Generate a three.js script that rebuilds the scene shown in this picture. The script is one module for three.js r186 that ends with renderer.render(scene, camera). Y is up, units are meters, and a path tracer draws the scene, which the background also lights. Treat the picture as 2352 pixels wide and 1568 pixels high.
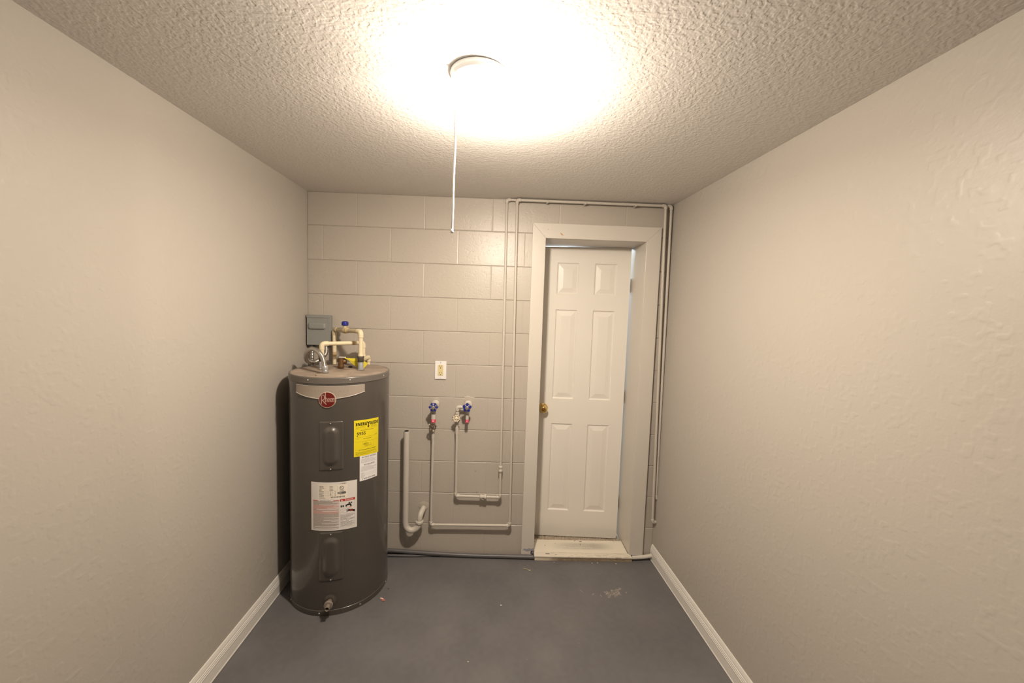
import * as THREE from 'three';
import { mergeGeometries } from 'three/addons/utils/BufferGeometryUtils.js';
import { RectAreaLightUniformsLib } from 'three/addons/lights/RectAreaLightUniformsLib.js';
import { RoundedBoxGeometry } from 'three/addons/geometries/RoundedBoxGeometry.js';

// ---------------------------------------------------------------- camera, exposure, lamp settings
const scene = new THREE.Scene();
scene.background = new THREE.Color(0x000000);
const camera = new THREE.PerspectiveCamera(82.129, 2352 / 1568, 0.02, 50);
camera.position.set(1.0956, 1.5524, 2.3991);
camera.rotation.set(-0.0740, -0.0240, 0.0330, 'YXZ');
const renderer = new THREE.WebGLRenderer({ antialias: true });
renderer.toneMapping = THREE.LinearToneMapping;
renderer.toneMappingExposure = 1.0;
renderer.shadowMap.enabled = true;
const LAMP_AT = [1.055, 2.108, 1.17], LAMP_COLOR = new THREE.Color().setRGB(1.0, 0.868, 0.71), LAMP_POWER = 2.85, LAMP_DOWN = 7.3, LAMP_GLOW = 2.0;
const HALL_COLOR = new THREE.Color().setRGB(0.82, 0.92, 1.0), HALL_POWER = 4.5;

// ---------------------------------------------------------------- room measures (metres)
const CY = 2.227, COURSE = 0.2032, STEP = 0.2015, X0 = 0.0051, ZF = 3.5;
const XL = -0.0852, XR = 2.099, SL = 0.0233, SR = 0.0485;          // side walls run slightly askew to the block wall
const wl = (z) => XL + SL * z, wr = (z) => XR + SR * z;
const DX0 = 1.335, DX1 = 1.945, DY = 2.003;                          // clear door opening
const T = 1.2108, HC = [0.2243, 0.2679], HR = 0.2501;                // heater top, centre, radius

// ---------------------------------------------------------------- helpers
let seed = 20250815;
const rnd = () => { seed = (seed * 1664525 + 1013904223) >>> 0; return seed / 4294967296; };
const taken = {};
function numbered(n) { const k = taken[n] = (taken[n] ?? -1) + 1; return k ? `${n}_${String(k).padStart(3, '0')}` : n; }
const origin = new Map();
function thing(name, label, category, at = [0, 0, 0], extra = {}) {
  const o = new THREE.Group(); o.name = numbered(name); o.position.set(...at); scene.add(o);
  o.userData = { label, ...(category ? { category } : {}), ...extra }; origin.set(o, at); return o;
}
const struct = (name, label, at = [0, 0, 0]) => thing(name, label, null, at, { kind: 'structure' });
// geometry is written in room coordinates; a part is moved to its thing's own origin
function part(parent, name, geo, mat, label) {
  const at = origin.get(parent), g = geo.clone().translate(-at[0], -at[1], -at[2]);
  const m = new THREE.Mesh(g, mat); m.name = name; m.castShadow = m.receiveShadow = true;
  if (label) m.userData.label = label;
  parent.add(m); origin.set(m, at); return m;
}
function solo(name, label, category, geo, mat, at, extra = {}) {
  const m = new THREE.Mesh(geo.clone().translate(-at[0], -at[1], -at[2]), mat); m.name = numbered(name); m.position.set(...at);
  m.castShadow = m.receiveShadow = true; m.userData = { label, ...(category ? { category } : {}), ...extra }; scene.add(m); origin.set(m, at); return m;
}
function clean(g) {
  const n = g.index ? g.toNonIndexed() : g.clone();
  for (const k of Object.keys(n.attributes)) if (!['position', 'normal', 'uv'].includes(k)) n.deleteAttribute(k);
  if (!n.attributes.normal) n.computeVertexNormals();
  if (!n.attributes.uv) n.setAttribute('uv', new THREE.BufferAttribute(new Float32Array(n.attributes.position.count * 2), 2));
  n.morphAttributes = {}; n.groups = []; return n;
}
const merge = (...l) => mergeGeometries(l.flat().map(clean));
function boxUV(g) {                                                   // uv in metres, from the facing of each triangle
  g = clean(g); const p = g.attributes.position, u = g.attributes.uv, a = new THREE.Vector3(), b = new THREE.Vector3(), c = new THREE.Vector3();
  for (let i = 0; i < p.count; i += 3) {
    a.fromBufferAttribute(p, i); b.fromBufferAttribute(p, i + 1); c.fromBufferAttribute(p, i + 2);
    const n = b.clone().sub(a).cross(c.clone().sub(a)); const x = Math.abs(n.x), y = Math.abs(n.y), z = Math.abs(n.z);
    [a, b, c].forEach((v, k) => { if (y >= x && y >= z) u.setXY(i + k, v.x, v.z); else if (x >= z) u.setXY(i + k, v.z, v.y); else u.setXY(i + k, v.x, v.y); });
  }
  return g;
}
function tris(list) { const g = new THREE.BufferGeometry(); g.setAttribute('position', new THREE.Float32BufferAttribute(list.flat(2), 3)); g.computeVertexNormals(); return boxUV(g); }
const box = (x0, x1, y0, y1, z0, z1) => new THREE.BoxGeometry(x1 - x0, y1 - y0, z1 - z0).translate((x0 + x1) / 2, (y0 + y1) / 2, (z0 + z1) / 2);
const rbox = (x0, x1, y0, y1, z0, z1, r = 0.003) => new RoundedBoxGeometry(x1 - x0, y1 - y0, z1 - z0, 2, r).translate((x0 + x1) / 2, (y0 + y1) / 2, (z0 + z1) / 2);
const V = (a) => new THREE.Vector3(...a);
function between(g, a, b) {                                           // g along +y, centred -> from a to b
  const A = V(a), B = V(b), d = B.clone().sub(A).normalize(), q = new THREE.Quaternion().setFromUnitVectors(new THREE.Vector3(0, 1, 0), d);
  return g.applyQuaternion(q).translate(...A.add(B).multiplyScalar(0.5).toArray());
}
const dist = (a, b) => V(a).distanceTo(V(b));
const cyl = (a, b, r, r2 = r, n = 20) => between(new THREE.CylinderGeometry(r2, r, dist(a, b), n), a, b);
const lathe = (pts, n = 48) => new THREE.LatheGeometry(pts.map((p) => new THREE.Vector2(...p)), n);
function latheAt(pts, at, dir = [0, 1, 0], n = 32) {
  const g = lathe(pts, n); g.applyQuaternion(new THREE.Quaternion().setFromUnitVectors(new THREE.Vector3(0, 1, 0), V(dir).normalize())); return g.translate(...at);
}
const curve = (pts, tension = 0.5) => new THREE.CatmullRomCurve3(pts.map(V), false, 'centripetal', tension);
const tube = (pts, r, n = 60, m = 14) => new THREE.TubeGeometry(curve(pts), n, r, m, false);
// a socket elbow at corner p, reaching out along the unit directions d1 and d2
function elbow(p, q1, q2, r, reach = 2.1) {
  const P = V(p), d1 = V(q1).sub(P).normalize(), d2 = V(q2).sub(P).normalize(), k = r * 1.25;
  const A = P.clone().addScaledVector(d1, k), B = P.clone().addScaledVector(d2, k);
  const arc = new THREE.QuadraticBezierCurve3(A, P, B), c1 = P.clone().addScaledVector(d1, r * reach), c2 = P.clone().addScaledVector(d2, r * reach);
  return merge(new THREE.TubeGeometry(arc, 10, r, 18), cyl(A.toArray(), c1.toArray(), r), cyl(B.toArray(), c2.toArray(), r), cyl(c1.toArray(), c1.clone().addScaledVector(d1, 0.0015).toArray(), r, r * 0.86), cyl(c2.toArray(), c2.clone().addScaledVector(d2, 0.0015).toArray(), r, r * 0.86));
}

// ---------------------------------------------------------------- textures
function lattice(P) { const a = new Float32Array(P * P); for (let i = 0; i < a.length; i++) a[i] = rnd(); return { P, a }; }
function vn(L, x, y) {                                                // tileable value noise, x and y in 0..1
  const P = L.P, fx = x * P, fy = y * P, x0 = Math.floor(fx), y0 = Math.floor(fy); let u = fx - x0, v = fy - y0;
  u = u * u * (3 - 2 * u); v = v * v * (3 - 2 * v);
  const xa = ((x0 % P) + P) % P, xb = (xa + 1) % P, ya = (((y0 % P) + P) % P) * P, yb = ((((y0 + 1) % P) + P) % P) * P, a = L.a;
  return (a[ya + xa] * (1 - u) + a[ya + xb] * u) * (1 - v) + (a[yb + xa] * (1 - u) + a[yb + xb] * u) * v;
}
const sst = (a, b, x) => { const t = Math.min(1, Math.max(0, (x - a) / (b - a))); return t * t * (3 - 2 * t); };
function heightTex(N, size, fn) {                                     // square grey tile of the given size in metres
  const d = new Uint8Array(N * N * 4);
  for (let y = 0, i = 0; y < N; y++) for (let x = 0; x < N; x++, i += 4) { const h = Math.max(0, Math.min(255, Math.round(fn(x / N, y / N) * 255))); d[i] = d[i + 1] = d[i + 2] = h; d[i + 3] = 255; }
  const t = new THREE.DataTexture(d, N, N, THREE.RGBAFormat); t.wrapS = t.wrapT = THREE.RepeatWrapping; t.magFilter = THREE.LinearFilter; t.minFilter = THREE.LinearFilter; t.repeat.set(1 / size, 1 / size); t.needsUpdate = true; return t;
}
function canvasTex(w, h, draw) {
  const c = document.createElement('canvas'); c.width = w; c.height = h; draw(c.getContext('2d'), w, h);
  const t = new THREE.CanvasTexture(c); t.colorSpace = THREE.SRGBColorSpace; t.anisotropy = 8; return t;
}
const n24 = lattice(24), n90 = lattice(90), n150 = lattice(150), n330 = lattice(330), n600 = lattice(600);
// heavy spray texture of the ceiling, 2.048 m tile
const n230 = lattice(230);
const ceilingBump = heightTex(2048, 2.048, (x, y) => {
  const a = vn(n230, x, y) * 0.6 + vn(n330, y, x) * 0.4, c = vn(n24, x, y);
  return 0.42 * sst(0.4 + 0.12 * (c - 0.5), 0.64 + 0.12 * (c - 0.5), a) + 0.3 * vn(n330, x, y) + 0.28 * vn(n600, x, y);
});
// light roller and spatter texture of the side walls, 1.5 m tile
const m20 = lattice(20), m75 = lattice(75), m130 = lattice(130), m400 = lattice(400);
const wallBump = heightTex(1536, 1.5, (x, y) => {
  const a = vn(m75, x, y) * 0.5 + vn(m130, x, y) * 0.5, c = vn(m20, x, y);
  return 0.6 * sst(0.5 + 0.15 * (c - 0.5), 0.85, a) + 0.12 * vn(m400, x, y) + 0.28 * vn(m75, y, x);
});
// thickly painted concrete block, 0.8 m tile
const b16 = lattice(16), b60 = lattice(60), b140 = lattice(140), b300 = lattice(300);
const blockBump = heightTex(1024, 0.8, (x, y) => {
  const a = vn(b60, x, y) * 0.45 + vn(b140, x, y) * 0.55, c = vn(b16, x, y);
  return 0.62 - 0.42 * sst(0.62 - 0.12 * c, 0.82, a) + 0.24 * vn(b140, y, x) * c + 0.14 * vn(b300, x, y);
});
const fine = heightTex(512, 0.25, (x, y) => vn(b60, x, y) * 0.5 + vn(b140, x, y) * 0.5);

// ---------------------------------------------------------------- materials
const M = (r, g, b, rough = 0.5, o = {}) => { const m = new THREE.MeshPhysicalMaterial({ roughness: rough, metalness: 0, ...o }); m.color.setRGB(r, g, b); return m; };
const wallPaint = M(0.43, 0.395, 0.352, 0.46, { bumpMap: wallBump, bumpScale: 0.0008 });
const ceilPaint = M(0.68, 0.643, 0.605, 0.6, { bumpMap: ceilingBump, bumpScale: 0.0010 });
const blockPaint = M(0.44, 0.397, 0.347, 0.37, { bumpMap: blockBump, bumpScale: 0.00065 });
const pipePaint = M(0.53, 0.485, 0.43, 0.33, { bumpMap: fine, bumpScale: 0.0002 });
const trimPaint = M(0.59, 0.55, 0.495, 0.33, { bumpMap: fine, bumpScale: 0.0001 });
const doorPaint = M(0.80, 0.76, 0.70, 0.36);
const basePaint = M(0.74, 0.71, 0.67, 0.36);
const hallPaint = M(0.75, 0.75, 0.74, 0.7);
const white = M(0.8, 0.8, 0.79, 0.3);
const jacket = M(0.066, 0.057, 0.049, 0.3, { clearcoat: 0.6, clearcoatRoughness: 0.06 });
const lidPaint = M(0.115, 0.101, 0.088, 0.28);
const dusty = M(0.30, 0.255, 0.215, 0.75, { bumpMap: fine, bumpScale: 0.0002 });
const steel = M(0.54, 0.52, 0.49, 0.3, { metalness: 1 });
const screwSteel = M(0.75, 0.74, 0.72, 0.3, { metalness: 1 });
const zinc = M(0.5, 0.51, 0.52, 0.38, { metalness: 0.8 });
const boxGrey = M(0.25, 0.255, 0.245, 0.42);
const boxDark = M(0.05, 0.05, 0.05, 0.6);
const cpvc = M(0.70, 0.61, 0.42, 0.4);
const cpvcStain = M(0.50, 0.36, 0.20, 0.55);
const cpvcOld = M(0.50, 0.42, 0.27, 0.45);
const bronze = M(0.15, 0.078, 0.032, 0.42, { metalness: 0.5 });
const brass = M(0.80, 0.58, 0.22, 0.2, { metalness: 1 });
const blue = M(0.012, 0.02, 0.22, 0.42);
const ivory = M(0.66, 0.56, 0.30, 0.4);
const dark = M(0.02, 0.018, 0.015, 0.6);
const greyPipe = M(0.105, 0.10, 0.105, 0.4);
const greyNipple = M(0.27, 0.275, 0.295, 0.45);
const tagYellow = M(0.55, 0.46, 0.025, 0.55, { side: THREE.DoubleSide });
const redPaper = M(0.46, 0.17, 0.14, 0.7);
const plaster = M(0.66, 0.61, 0.54, 0.6);
const splat = M(0.66, 0.57, 0.43, 0.5), splatDark = M(0.10, 0.075, 0.055, 0.5);

// ---------------------------------------------------------------- the shell
const FX0 = -0.4, FX1 = 2.6;
const floorMap = canvasTex(1500, 1900, (c, w, h) => {
  c.fillStyle = '#6f6d6e'; c.fillRect(0, 0, w, h);
  const im = c.getImageData(0, 0, w, h), d = im.data;
  for (let y = 0, i = 0; y < h; y++) for (let x = 0; x < w; x++, i += 4) {
    const k = 1 + 0.10 * (vn(n24, x / 1500, y / 1500) - 0.5) + 0.05 * (vn(n150, x / 1500, y / 1500) - 0.5);
    d[i] *= k; d[i + 1] *= k; d[i + 2] *= k;
  }
  c.putImageData(im, 0, 0);
  const P = (x, z) => [(x - FX0) / (FX1 - FX0) * w, h - (z + 0.2) / 3.8 * h];
  // worn-through speckles of old paint
  c.strokeStyle = '#a59d92'; c.fillStyle = '#aaa296'; c.lineWidth = 1.2;
  for (let i = 0; i < 46; i++) {
    const s = (rnd() + rnd() + rnd() - 1.5) / 1.5, t = (rnd() - 0.5) * 0.05, [x, y] = P(1.755 + s * 0.1, 0.325 - s * 0.028 + t);
    c.beginPath(); c.ellipse(x, y, 1 + rnd() * 3, 0.8 + rnd() * 1.6, rnd() * 3, 0, 7); rnd() < 0.5 ? c.stroke() : c.fill();
  }
  for (const [x0, z0, x1, z1] of [[1.575, 0.30, 1.592, 0.32], [1.635, 0.335, 1.652, 0.33], [1.64, 0.342, 1.65, 0.325]]) { c.beginPath(); c.moveTo(...P(x0, z0)); c.lineTo(...P(x1, z1)); c.stroke(); }
  c.fillStyle = 'rgba(160,150,135,0.045)';
  for (const [x, z, a, b] of [[1.0, 0.33, 30, 26], [0.86, 0.62, 46, 30], [1.5, 0.5, 60, 40], [1.9, 0.55, 50, 40]]) { c.beginPath(); c.ellipse(...P(x, z), a, b, 0.2, 0, 7); c.fill(); }
  c.fillStyle = '#8d877c';
  for (const [x, z] of [[0.906, 0.083], [1.25, 0.075], [1.24, 0.2], [1.25, 0.26], [1.72, 0.16], [1.25, 0.75], [1.5, 0.66], [2.0, 0.36]]) { c.beginPath(); c.ellipse(...P(x, z), 1.6, 1.2, 0, 0, 7); c.fill(); }
});
const floorPaint = M(0.80, 0.80, 0.80, 0.5, { map: floorMap, bumpMap: fine, bumpScale: 0.00015 });
{
  const f = struct('floor', 'dark grey painted concrete floor of the utility room');
  const g = clean(box(FX0, FX1, -0.12, 0, -0.0, 3.6)), p = g.attributes.position, u = g.attributes.uv;
  for (let i = 0; i < p.count; i++) u.setXY(i, (p.getX(i) - FX0) / (FX1 - FX0), (p.getZ(i) + 0.2) / 3.8);
  floorPaint.bumpMap = null; part(f, 'concrete_slab', g, floorPaint);
  const c = struct('ceiling', 'beige ceiling with heavy spray texture');
  part(c, 'textured_board', boxUV(box(-0.4, 2.6, CY, CY + 0.12, -0.21, 3.6)), ceilPaint);
}
function prism(pts, y0, y1) {                                         // plan outline [x, z] counter-clockwise seen from below
  const t = [], n = pts.length;
  for (let i = 0; i < n; i++) { const [ax, az] = pts[i], [bx, bz] = pts[(i + 1) % n]; t.push([[ax, y0, az], [ax, y1, az], [bx, y1, bz]], [[ax, y0, az], [bx, y1, bz], [bx, y0, bz]]); }
  for (let i = 1; i < n - 1; i++) { t.push([[pts[0][0], y1, pts[0][1]], [pts[i + 1][0], y1, pts[i + 1][1]], [pts[i][0], y1, pts[i][1]]]); t.push([[pts[0][0], y0, pts[0][1]], [pts[i][0], y0, pts[i][1]], [pts[i + 1][0], y0, pts[i + 1][1]]]); }
  return tris(t);
}
{
  const l = struct('wall_left', 'smooth beige plaster wall on the water heater side');
  part(l, 'plasterboard', prism([[wl(-0.0), -0.0], [wl(ZF), ZF], [-0.35, ZF], [-0.35, -0.0]], 0, CY), wallPaint);
  const r = struct('wall_right', 'smooth beige plaster wall beside the door');
  part(r, 'plasterboard', prism([[wr(ZF), ZF], [wr(-0.0), -0.0], [2.5, -0.0], [2.5, ZF]], 0, CY), wallPaint);
  const f = struct('wall_front', 'beige plaster wall behind the camera');
  part(f, 'plasterboard', boxUV(box(-0.35, 2.5, 0, CY, ZF, ZF + 0.1)), wallPaint);
}
// the block wall: recessed mortar behind, every concrete block a piece of its own
{
  const w = struct('wall_back', 'beige painted concrete block wall with pipes and a doorway');
  part(w, 'mortar', boxUV(merge(box(-0.35, DX0 - 0.012, 0, CY, -0.2, -0.0042), box(DX1 + 0.012, 2.5, 0, CY, -0.2, -0.0042), box(DX0 - 0.012, DX1 + 0.012, DY + 0.012, CY, -0.2, -0.0042))), blockPaint);
  const cache = new Map();
  const block = (bw, bh, vary) => {
    const key = `${bw.toFixed(3)} ${bh.toFixed(3)} ${vary}`; if (cache.has(key)) return cache.get(key);
    const ev = 0.0055, eh = 0.0038, xs = [0, ev, bw - ev, bw], ys = [0.0006, eh, bh - eh, bh - 0.0006], hx = [-0.0011, 0, 0, -0.0011], hy = [-0.0036, 0, 0, -0.0036];
    const P = (i, j) => [xs[i], ys[j], Math.min(hx[i], hy[j])], Q = (i, j) => [xs[i], ys[j], -0.02], t = [];
    for (let i = 0; i < 3; i++) for (let j = 0; j < 3; j++) t.push([P(i, j), P(i + 1, j), P(i + 1, j + 1)], [P(i, j), P(i + 1, j + 1), P(i, j + 1)]);
    for (let i = 0; i < 3; i++) { t.push([Q(i, 0), Q(i + 1, 0), P(i + 1, 0)], [Q(i, 0), P(i + 1, 0), P(i, 0)], [P(i, 3), P(i + 1, 3), Q(i + 1, 3)], [P(i, 3), Q(i + 1, 3), Q(i, 3)]);
      t.push([Q(0, i + 1), Q(0, i), P(0, i)], [Q(0, i + 1), P(0, i), P(0, i + 1)], [P(3, i), Q(3, i), Q(3, i + 1)], [P(3, i), Q(3, i + 1), P(3, i + 1)]); }
    const g = tris(t), u = g.attributes.uv; for (let i = 0; i < u.count; i++) u.setXY(i, u.getX(i) + vary * 0.37, u.getY(i) + vary * 0.29);
    cache.set(key, g); return g;
  };
  for (let k = 1; k <= 11; k++) {
    const y0 = (11 - k) * COURSE, y1 = k === 1 ? CY : y0 + COURSE, odd = k % 2;
    for (let n = -3 + (odd ? 1 : 0) - 1; n < 12; n += 2) {
      const nn = n + ((n % 2 + 2) % 2 === odd ? 0 : 1), a0 = Math.max(X0 + nn * STEP, XL - 0.0), a1 = Math.min(X0 + (nn + 2) * STEP, XR);
      const spans = k === 1 ? [[a0, a1]] : [[a0, Math.min(a1, DX0 - 0.012)], [Math.max(a0, DX1 + 0.012), a1]];
      for (const [s0, s1] of spans) {
        if (s1 - s0 < 0.02) continue;
        const m = new THREE.Mesh(block(s1 - s0, y1 - y0, Math.floor(rnd() * 4)), blockPaint); m.name = 'block'; m.castShadow = m.receiveShadow = true;
        m.position.set(s0, y0, 0.0004 * (rnd() - 0.5)); m.rotation.set((rnd() - 0.5) * 0.003, (rnd() - 0.5) * 0.003, 0); w.add(m);
      }
    }
  }
  // plugged screw holes and a lump of filler, painted over with the wall
  for (const [x, y] of [[0.9498, 0.6202], [0.9515, 0.5556], [0.9724, 0.2293], [0.9646, 0.4203]])
    part(w, 'screw_hole', merge(latheAt([[0.0065, 0], [0.005, 0.0016], [0.003, 0.0016], [0.0022, 0.0002], [0, 0.0001]], [x, y - 0.003, -0.0002], [0, 0, 1], 14)), blockPaint);
  for (const [x, y, s] of [[0.895, 1.004, 1.05], [0.685, 0.992, 1.0], [0.634, 0.318, 1.2]]) {
    const g = new THREE.SphereGeometry(0.03 * s, 20, 12), p = g.attributes.position;
    for (let i = 0; i < p.count; i++) { const a = p.getX(i), b = p.getY(i), k = 1 + 0.2 * Math.sin(a * 120 + b * 90 + s * 9) * Math.cos(b * 140 - a * 70); p.setXYZ(i, a * k * 1.15, b * k * 0.8, p.getZ(i) * 0.10); }
    g.computeVertexNormals(); part(w, 'filler_patch', boxUV(g.translate(x, y, -0.0005)), blockPaint);
  }
}

// skirting boards with a moulded top
function skirting(name, side, z0, z1, label) {
  const prof = [[0.0, 0], [0.0135, 0], [0.015, 0.004], [0.0125, 0.009], [0.0125, 0.050], [0.0135, 0.057], [0.0118, 0.0595], [0.0125, 0.066], [0.0105, 0.069], [0.0110, 0.0745], [0.0085, 0.0775], [0.0085, 0.083], [0.0045, 0.0965], [0.003, 0.0992], [0, 0.0997]];
  const at = (d, z) => side < 0 ? wl(z) + d : wr(z) - d, t = [], n = prof.length;
  for (let i = 0; i < n - 1; i++) {
    const [d0, y0] = prof[i], [d1, y1] = prof[i + 1], A = [at(d0, z0), y0, z0], B = [at(d1, z0), y1, z0], C = [at(d1, z1), y1, z1], D = [at(d0, z1), y0, z1];
    side < 0 ? t.push([A, B, C], [A, C, D]) : t.push([A, C, B], [A, D, C]);
    for (const z of [z0, z1]) { const tri = [[at(0, z), 0.05, z], [at(d0, z), y0, z], [at(d1, z), y1, z]]; t.push((z === z0) === (side > 0) ? tri : [tri[0], tri[2], tri[1]]); }
  }
  const b = struct(name, label); part(b, 'moulding', tris(t), basePaint);
}
skirting('baseboard_left', -1, 0.001, ZF, 'white moulded baseboard along the heater-side wall');
skirting('baseboard_right', 1, 0.004, ZF, 'white moulded baseboard along the wall beside the door');

// door casing, jambs and sill
{
  const c = struct('trim_1', 'white flat door casing around the doorway, paint chipped at its head');
  const L = DX0 - 0.08, R = DX1 + 0.088, Tp = 2.09;
  const plank = (pts) => boxUV(new THREE.ExtrudeGeometry(new THREE.Shape(pts.map((p) => new THREE.Vector2(...p))), { depth: 0.016, bevelEnabled: true, bevelThickness: 0.002, bevelSize: 0.0016, bevelOffset: -0.0016, bevelSegments: 2 }).translate(0, 0, 0.0005));
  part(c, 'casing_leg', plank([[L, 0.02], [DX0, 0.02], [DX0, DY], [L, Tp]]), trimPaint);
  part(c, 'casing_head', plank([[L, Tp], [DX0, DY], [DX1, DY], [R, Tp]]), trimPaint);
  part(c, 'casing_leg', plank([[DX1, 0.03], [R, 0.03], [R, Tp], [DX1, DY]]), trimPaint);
  const chip = (pts) => new THREE.ExtrudeGeometry(new THREE.Shape(pts.map((p) => new THREE.Vector2(...p))), { depth: 0.0004, bevelEnabled: false }).translate(0, 0, 0.0184);
  const bare = M(0.42, 0.23, 0.09, 0.7);
  part(c, 'paint_chip', chip([[1.418, 2.034], [1.423, 2.0355], [1.429, 2.034], [1.435, 2.0285], [1.441, 2.0215], [1.434, 2.0215], [1.427, 2.0245], [1.424, 2.0305]]), bare, 'bare brown wood where paint chipped');
  part(c, 'paint_chip', chip([[1.345, 2.0555], [1.349, 2.0565], [1.3495, 2.053], [1.346, 2.0515]]), bare);
  part(c, 'paint_chip', chip([[1.365, 2.0525], [1.37, 2.0525], [1.369, 2.0508], [1.366, 2.051]]), bare);
  part(c, 'paint_smear', chip([[1.262, 0.05], [1.275, 0.062], [1.29, 0.058], [1.302, 0.064], [1.318, 0.06], [1.333, 0.066], [1.333, 0.03], [1.32, 0.036], [1.312, 0.046], [1.29, 0.042], [1.275, 0.05]]), M(0.30, 0.30, 0.34, 0.6), 'smear of grey floor paint');
  part(c, 'paint_smear', chip([[1.316, 0.042], [1.326, 0.05], [1.334, 0.045], [1.334, 0.02], [1.322, 0.022], [1.313, 0.03]]), M(0.10, 0.10, 0.13, 0.6));
  const j = struct('trim_2', 'white door jamb lining the depth of the block wall');
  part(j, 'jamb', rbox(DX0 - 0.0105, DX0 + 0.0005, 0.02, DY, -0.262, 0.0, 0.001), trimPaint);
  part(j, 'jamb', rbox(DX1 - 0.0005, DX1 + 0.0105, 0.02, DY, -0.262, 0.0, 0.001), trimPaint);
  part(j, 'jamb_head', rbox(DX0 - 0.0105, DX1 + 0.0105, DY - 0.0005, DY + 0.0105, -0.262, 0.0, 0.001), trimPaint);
  const sillMap = canvasTex(1024, 320, (x, w, h) => {
    x.fillStyle = '#dfd8ca'; x.fillRect(0, 0, w, h);
    const im = x.getImageData(0, 0, w, h), d = im.data;
    for (let yy = 0, i = 0; yy < h; yy++) for (let xx = 0; xx < w; xx++, i += 4) {
      const u = xx / w, v = yy / h, e = Math.exp(-(((u - 0.55) / 0.27) ** 4) - (((v - 0.5) / 0.26) ** 4)), nz = vn(n24, u * 0.5, v * 0.16) * 0.6 + vn(n150, u * 0.35, v * 0.1) * 0.5;
      const k = 1 - 0.3 * e * (0.55 + 0.6 * (vn(n24, u * 0.25, v * 0.08) - 0.2) + 0.25 * (nz - 0.5)); d[i] *= k; d[i + 1] *= k; d[i + 2] *= k * 0.99;
    }
    x.putImageData(im, 0, 0);
    x.fillStyle = '#4a443c';
    for (const [a, b, r, q] of [[480, 22, 12, 6], [545, 40, 16, 8], [930, 30, 5, 4], [530, 120, 3, 22], [130, 160, 3, 12], [250, 100, 6, 3], [20, 60, 4, 10]]) { x.beginPath(); x.ellipse(a, b, r, q, 0.1, 0, 7); x.fill(); }
    x.fillStyle = '#ebe2d2'; for (let i = 0; i < 14; i++) { x.beginPath(); x.ellipse(300 + i * 26 + rnd() * 10, 190 + rnd() * 14, 8 + rnd() * 8, 4, 0, 0, 7); x.fill(); }
  });
  const frontMap = canvasTex(1024, 64, (x, w, h) => {
    const g = x.createLinearGradient(0, 0, w, 0); g.addColorStop(0, '#d8cdbb'); g.addColorStop(0.16, '#c9bca7'); g.addColorStop(0.25, '#8d7d69'); g.addColorStop(1, '#98876f'); x.fillStyle = g; x.fillRect(0, 0, w, h);
    for (let i = 0; i < 160; i++) { x.fillStyle = rnd() < 0.6 ? 'rgba(60,48,36,0.35)' : 'rgba(215,200,175,0.35)'; x.fillRect(140 + rnd() * 880, rnd() * h, 6 + rnd() * 40, 2 + rnd() * 5); }
  });
  const fit = (g, ax) => { g.computeBoundingBox(); const b = g.boundingBox, p = g.attributes.position, u = g.attributes.uv; for (let i = 0; i < p.count; i++) u.setXY(i, (p.getX(i) - b.min.x) / (b.max.x - b.min.x), ax ? (p.getY(i) - b.min.y) / (b.max.y - b.min.y) : 1 - (p.getZ(i) - b.min.z) / (b.max.z - b.min.z)); return g; };
  const s = struct('trim_3', 'scuffed cream door sill of stacked boards under the door');
  part(s, 'sill_board', fit(clean(rbox(DX0 + 0.004, DX1 - 0.004, -0.004, 0.0345, -0.13, 0.004, 0.003))), M(0.98, 0.98, 0.98, 0.45, { map: sillMap }));
  part(s, 'sill_nosing', fit(clean(rbox(DX0 + 0.002, DX1 + 0.012, 0.0225, 0.0315, 0.004, 0.047, 0.002))), M(0.98, 0.98, 0.98, 0.45, { map: canvasTex(512, 64, (x, w, h) => { x.fillStyle = '#dad2c3'; x.fillRect(0, 0, w, h); for (let i = 0; i < 60; i++) { x.fillStyle = `rgba(90,75,58,${0.1 + rnd() * 0.25})`; x.fillRect(60 + rnd() * 430, rnd() * h, 3 + rnd() * 30, 1 + rnd() * 5); } x.fillStyle = '#3d362e'; x.fillRect(60, 20, 22, 12); x.fillRect(110, 36, 8, 5); }) }));
  part(s, 'sill_riser', fit(clean(rbox(DX0 + 0.004, DX1 + 0.014, 0.0, 0.0225, 0.01, 0.044, 0.0015)), 1), M(0.98, 0.98, 0.98, 0.6, { map: frontMap }));
}

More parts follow.
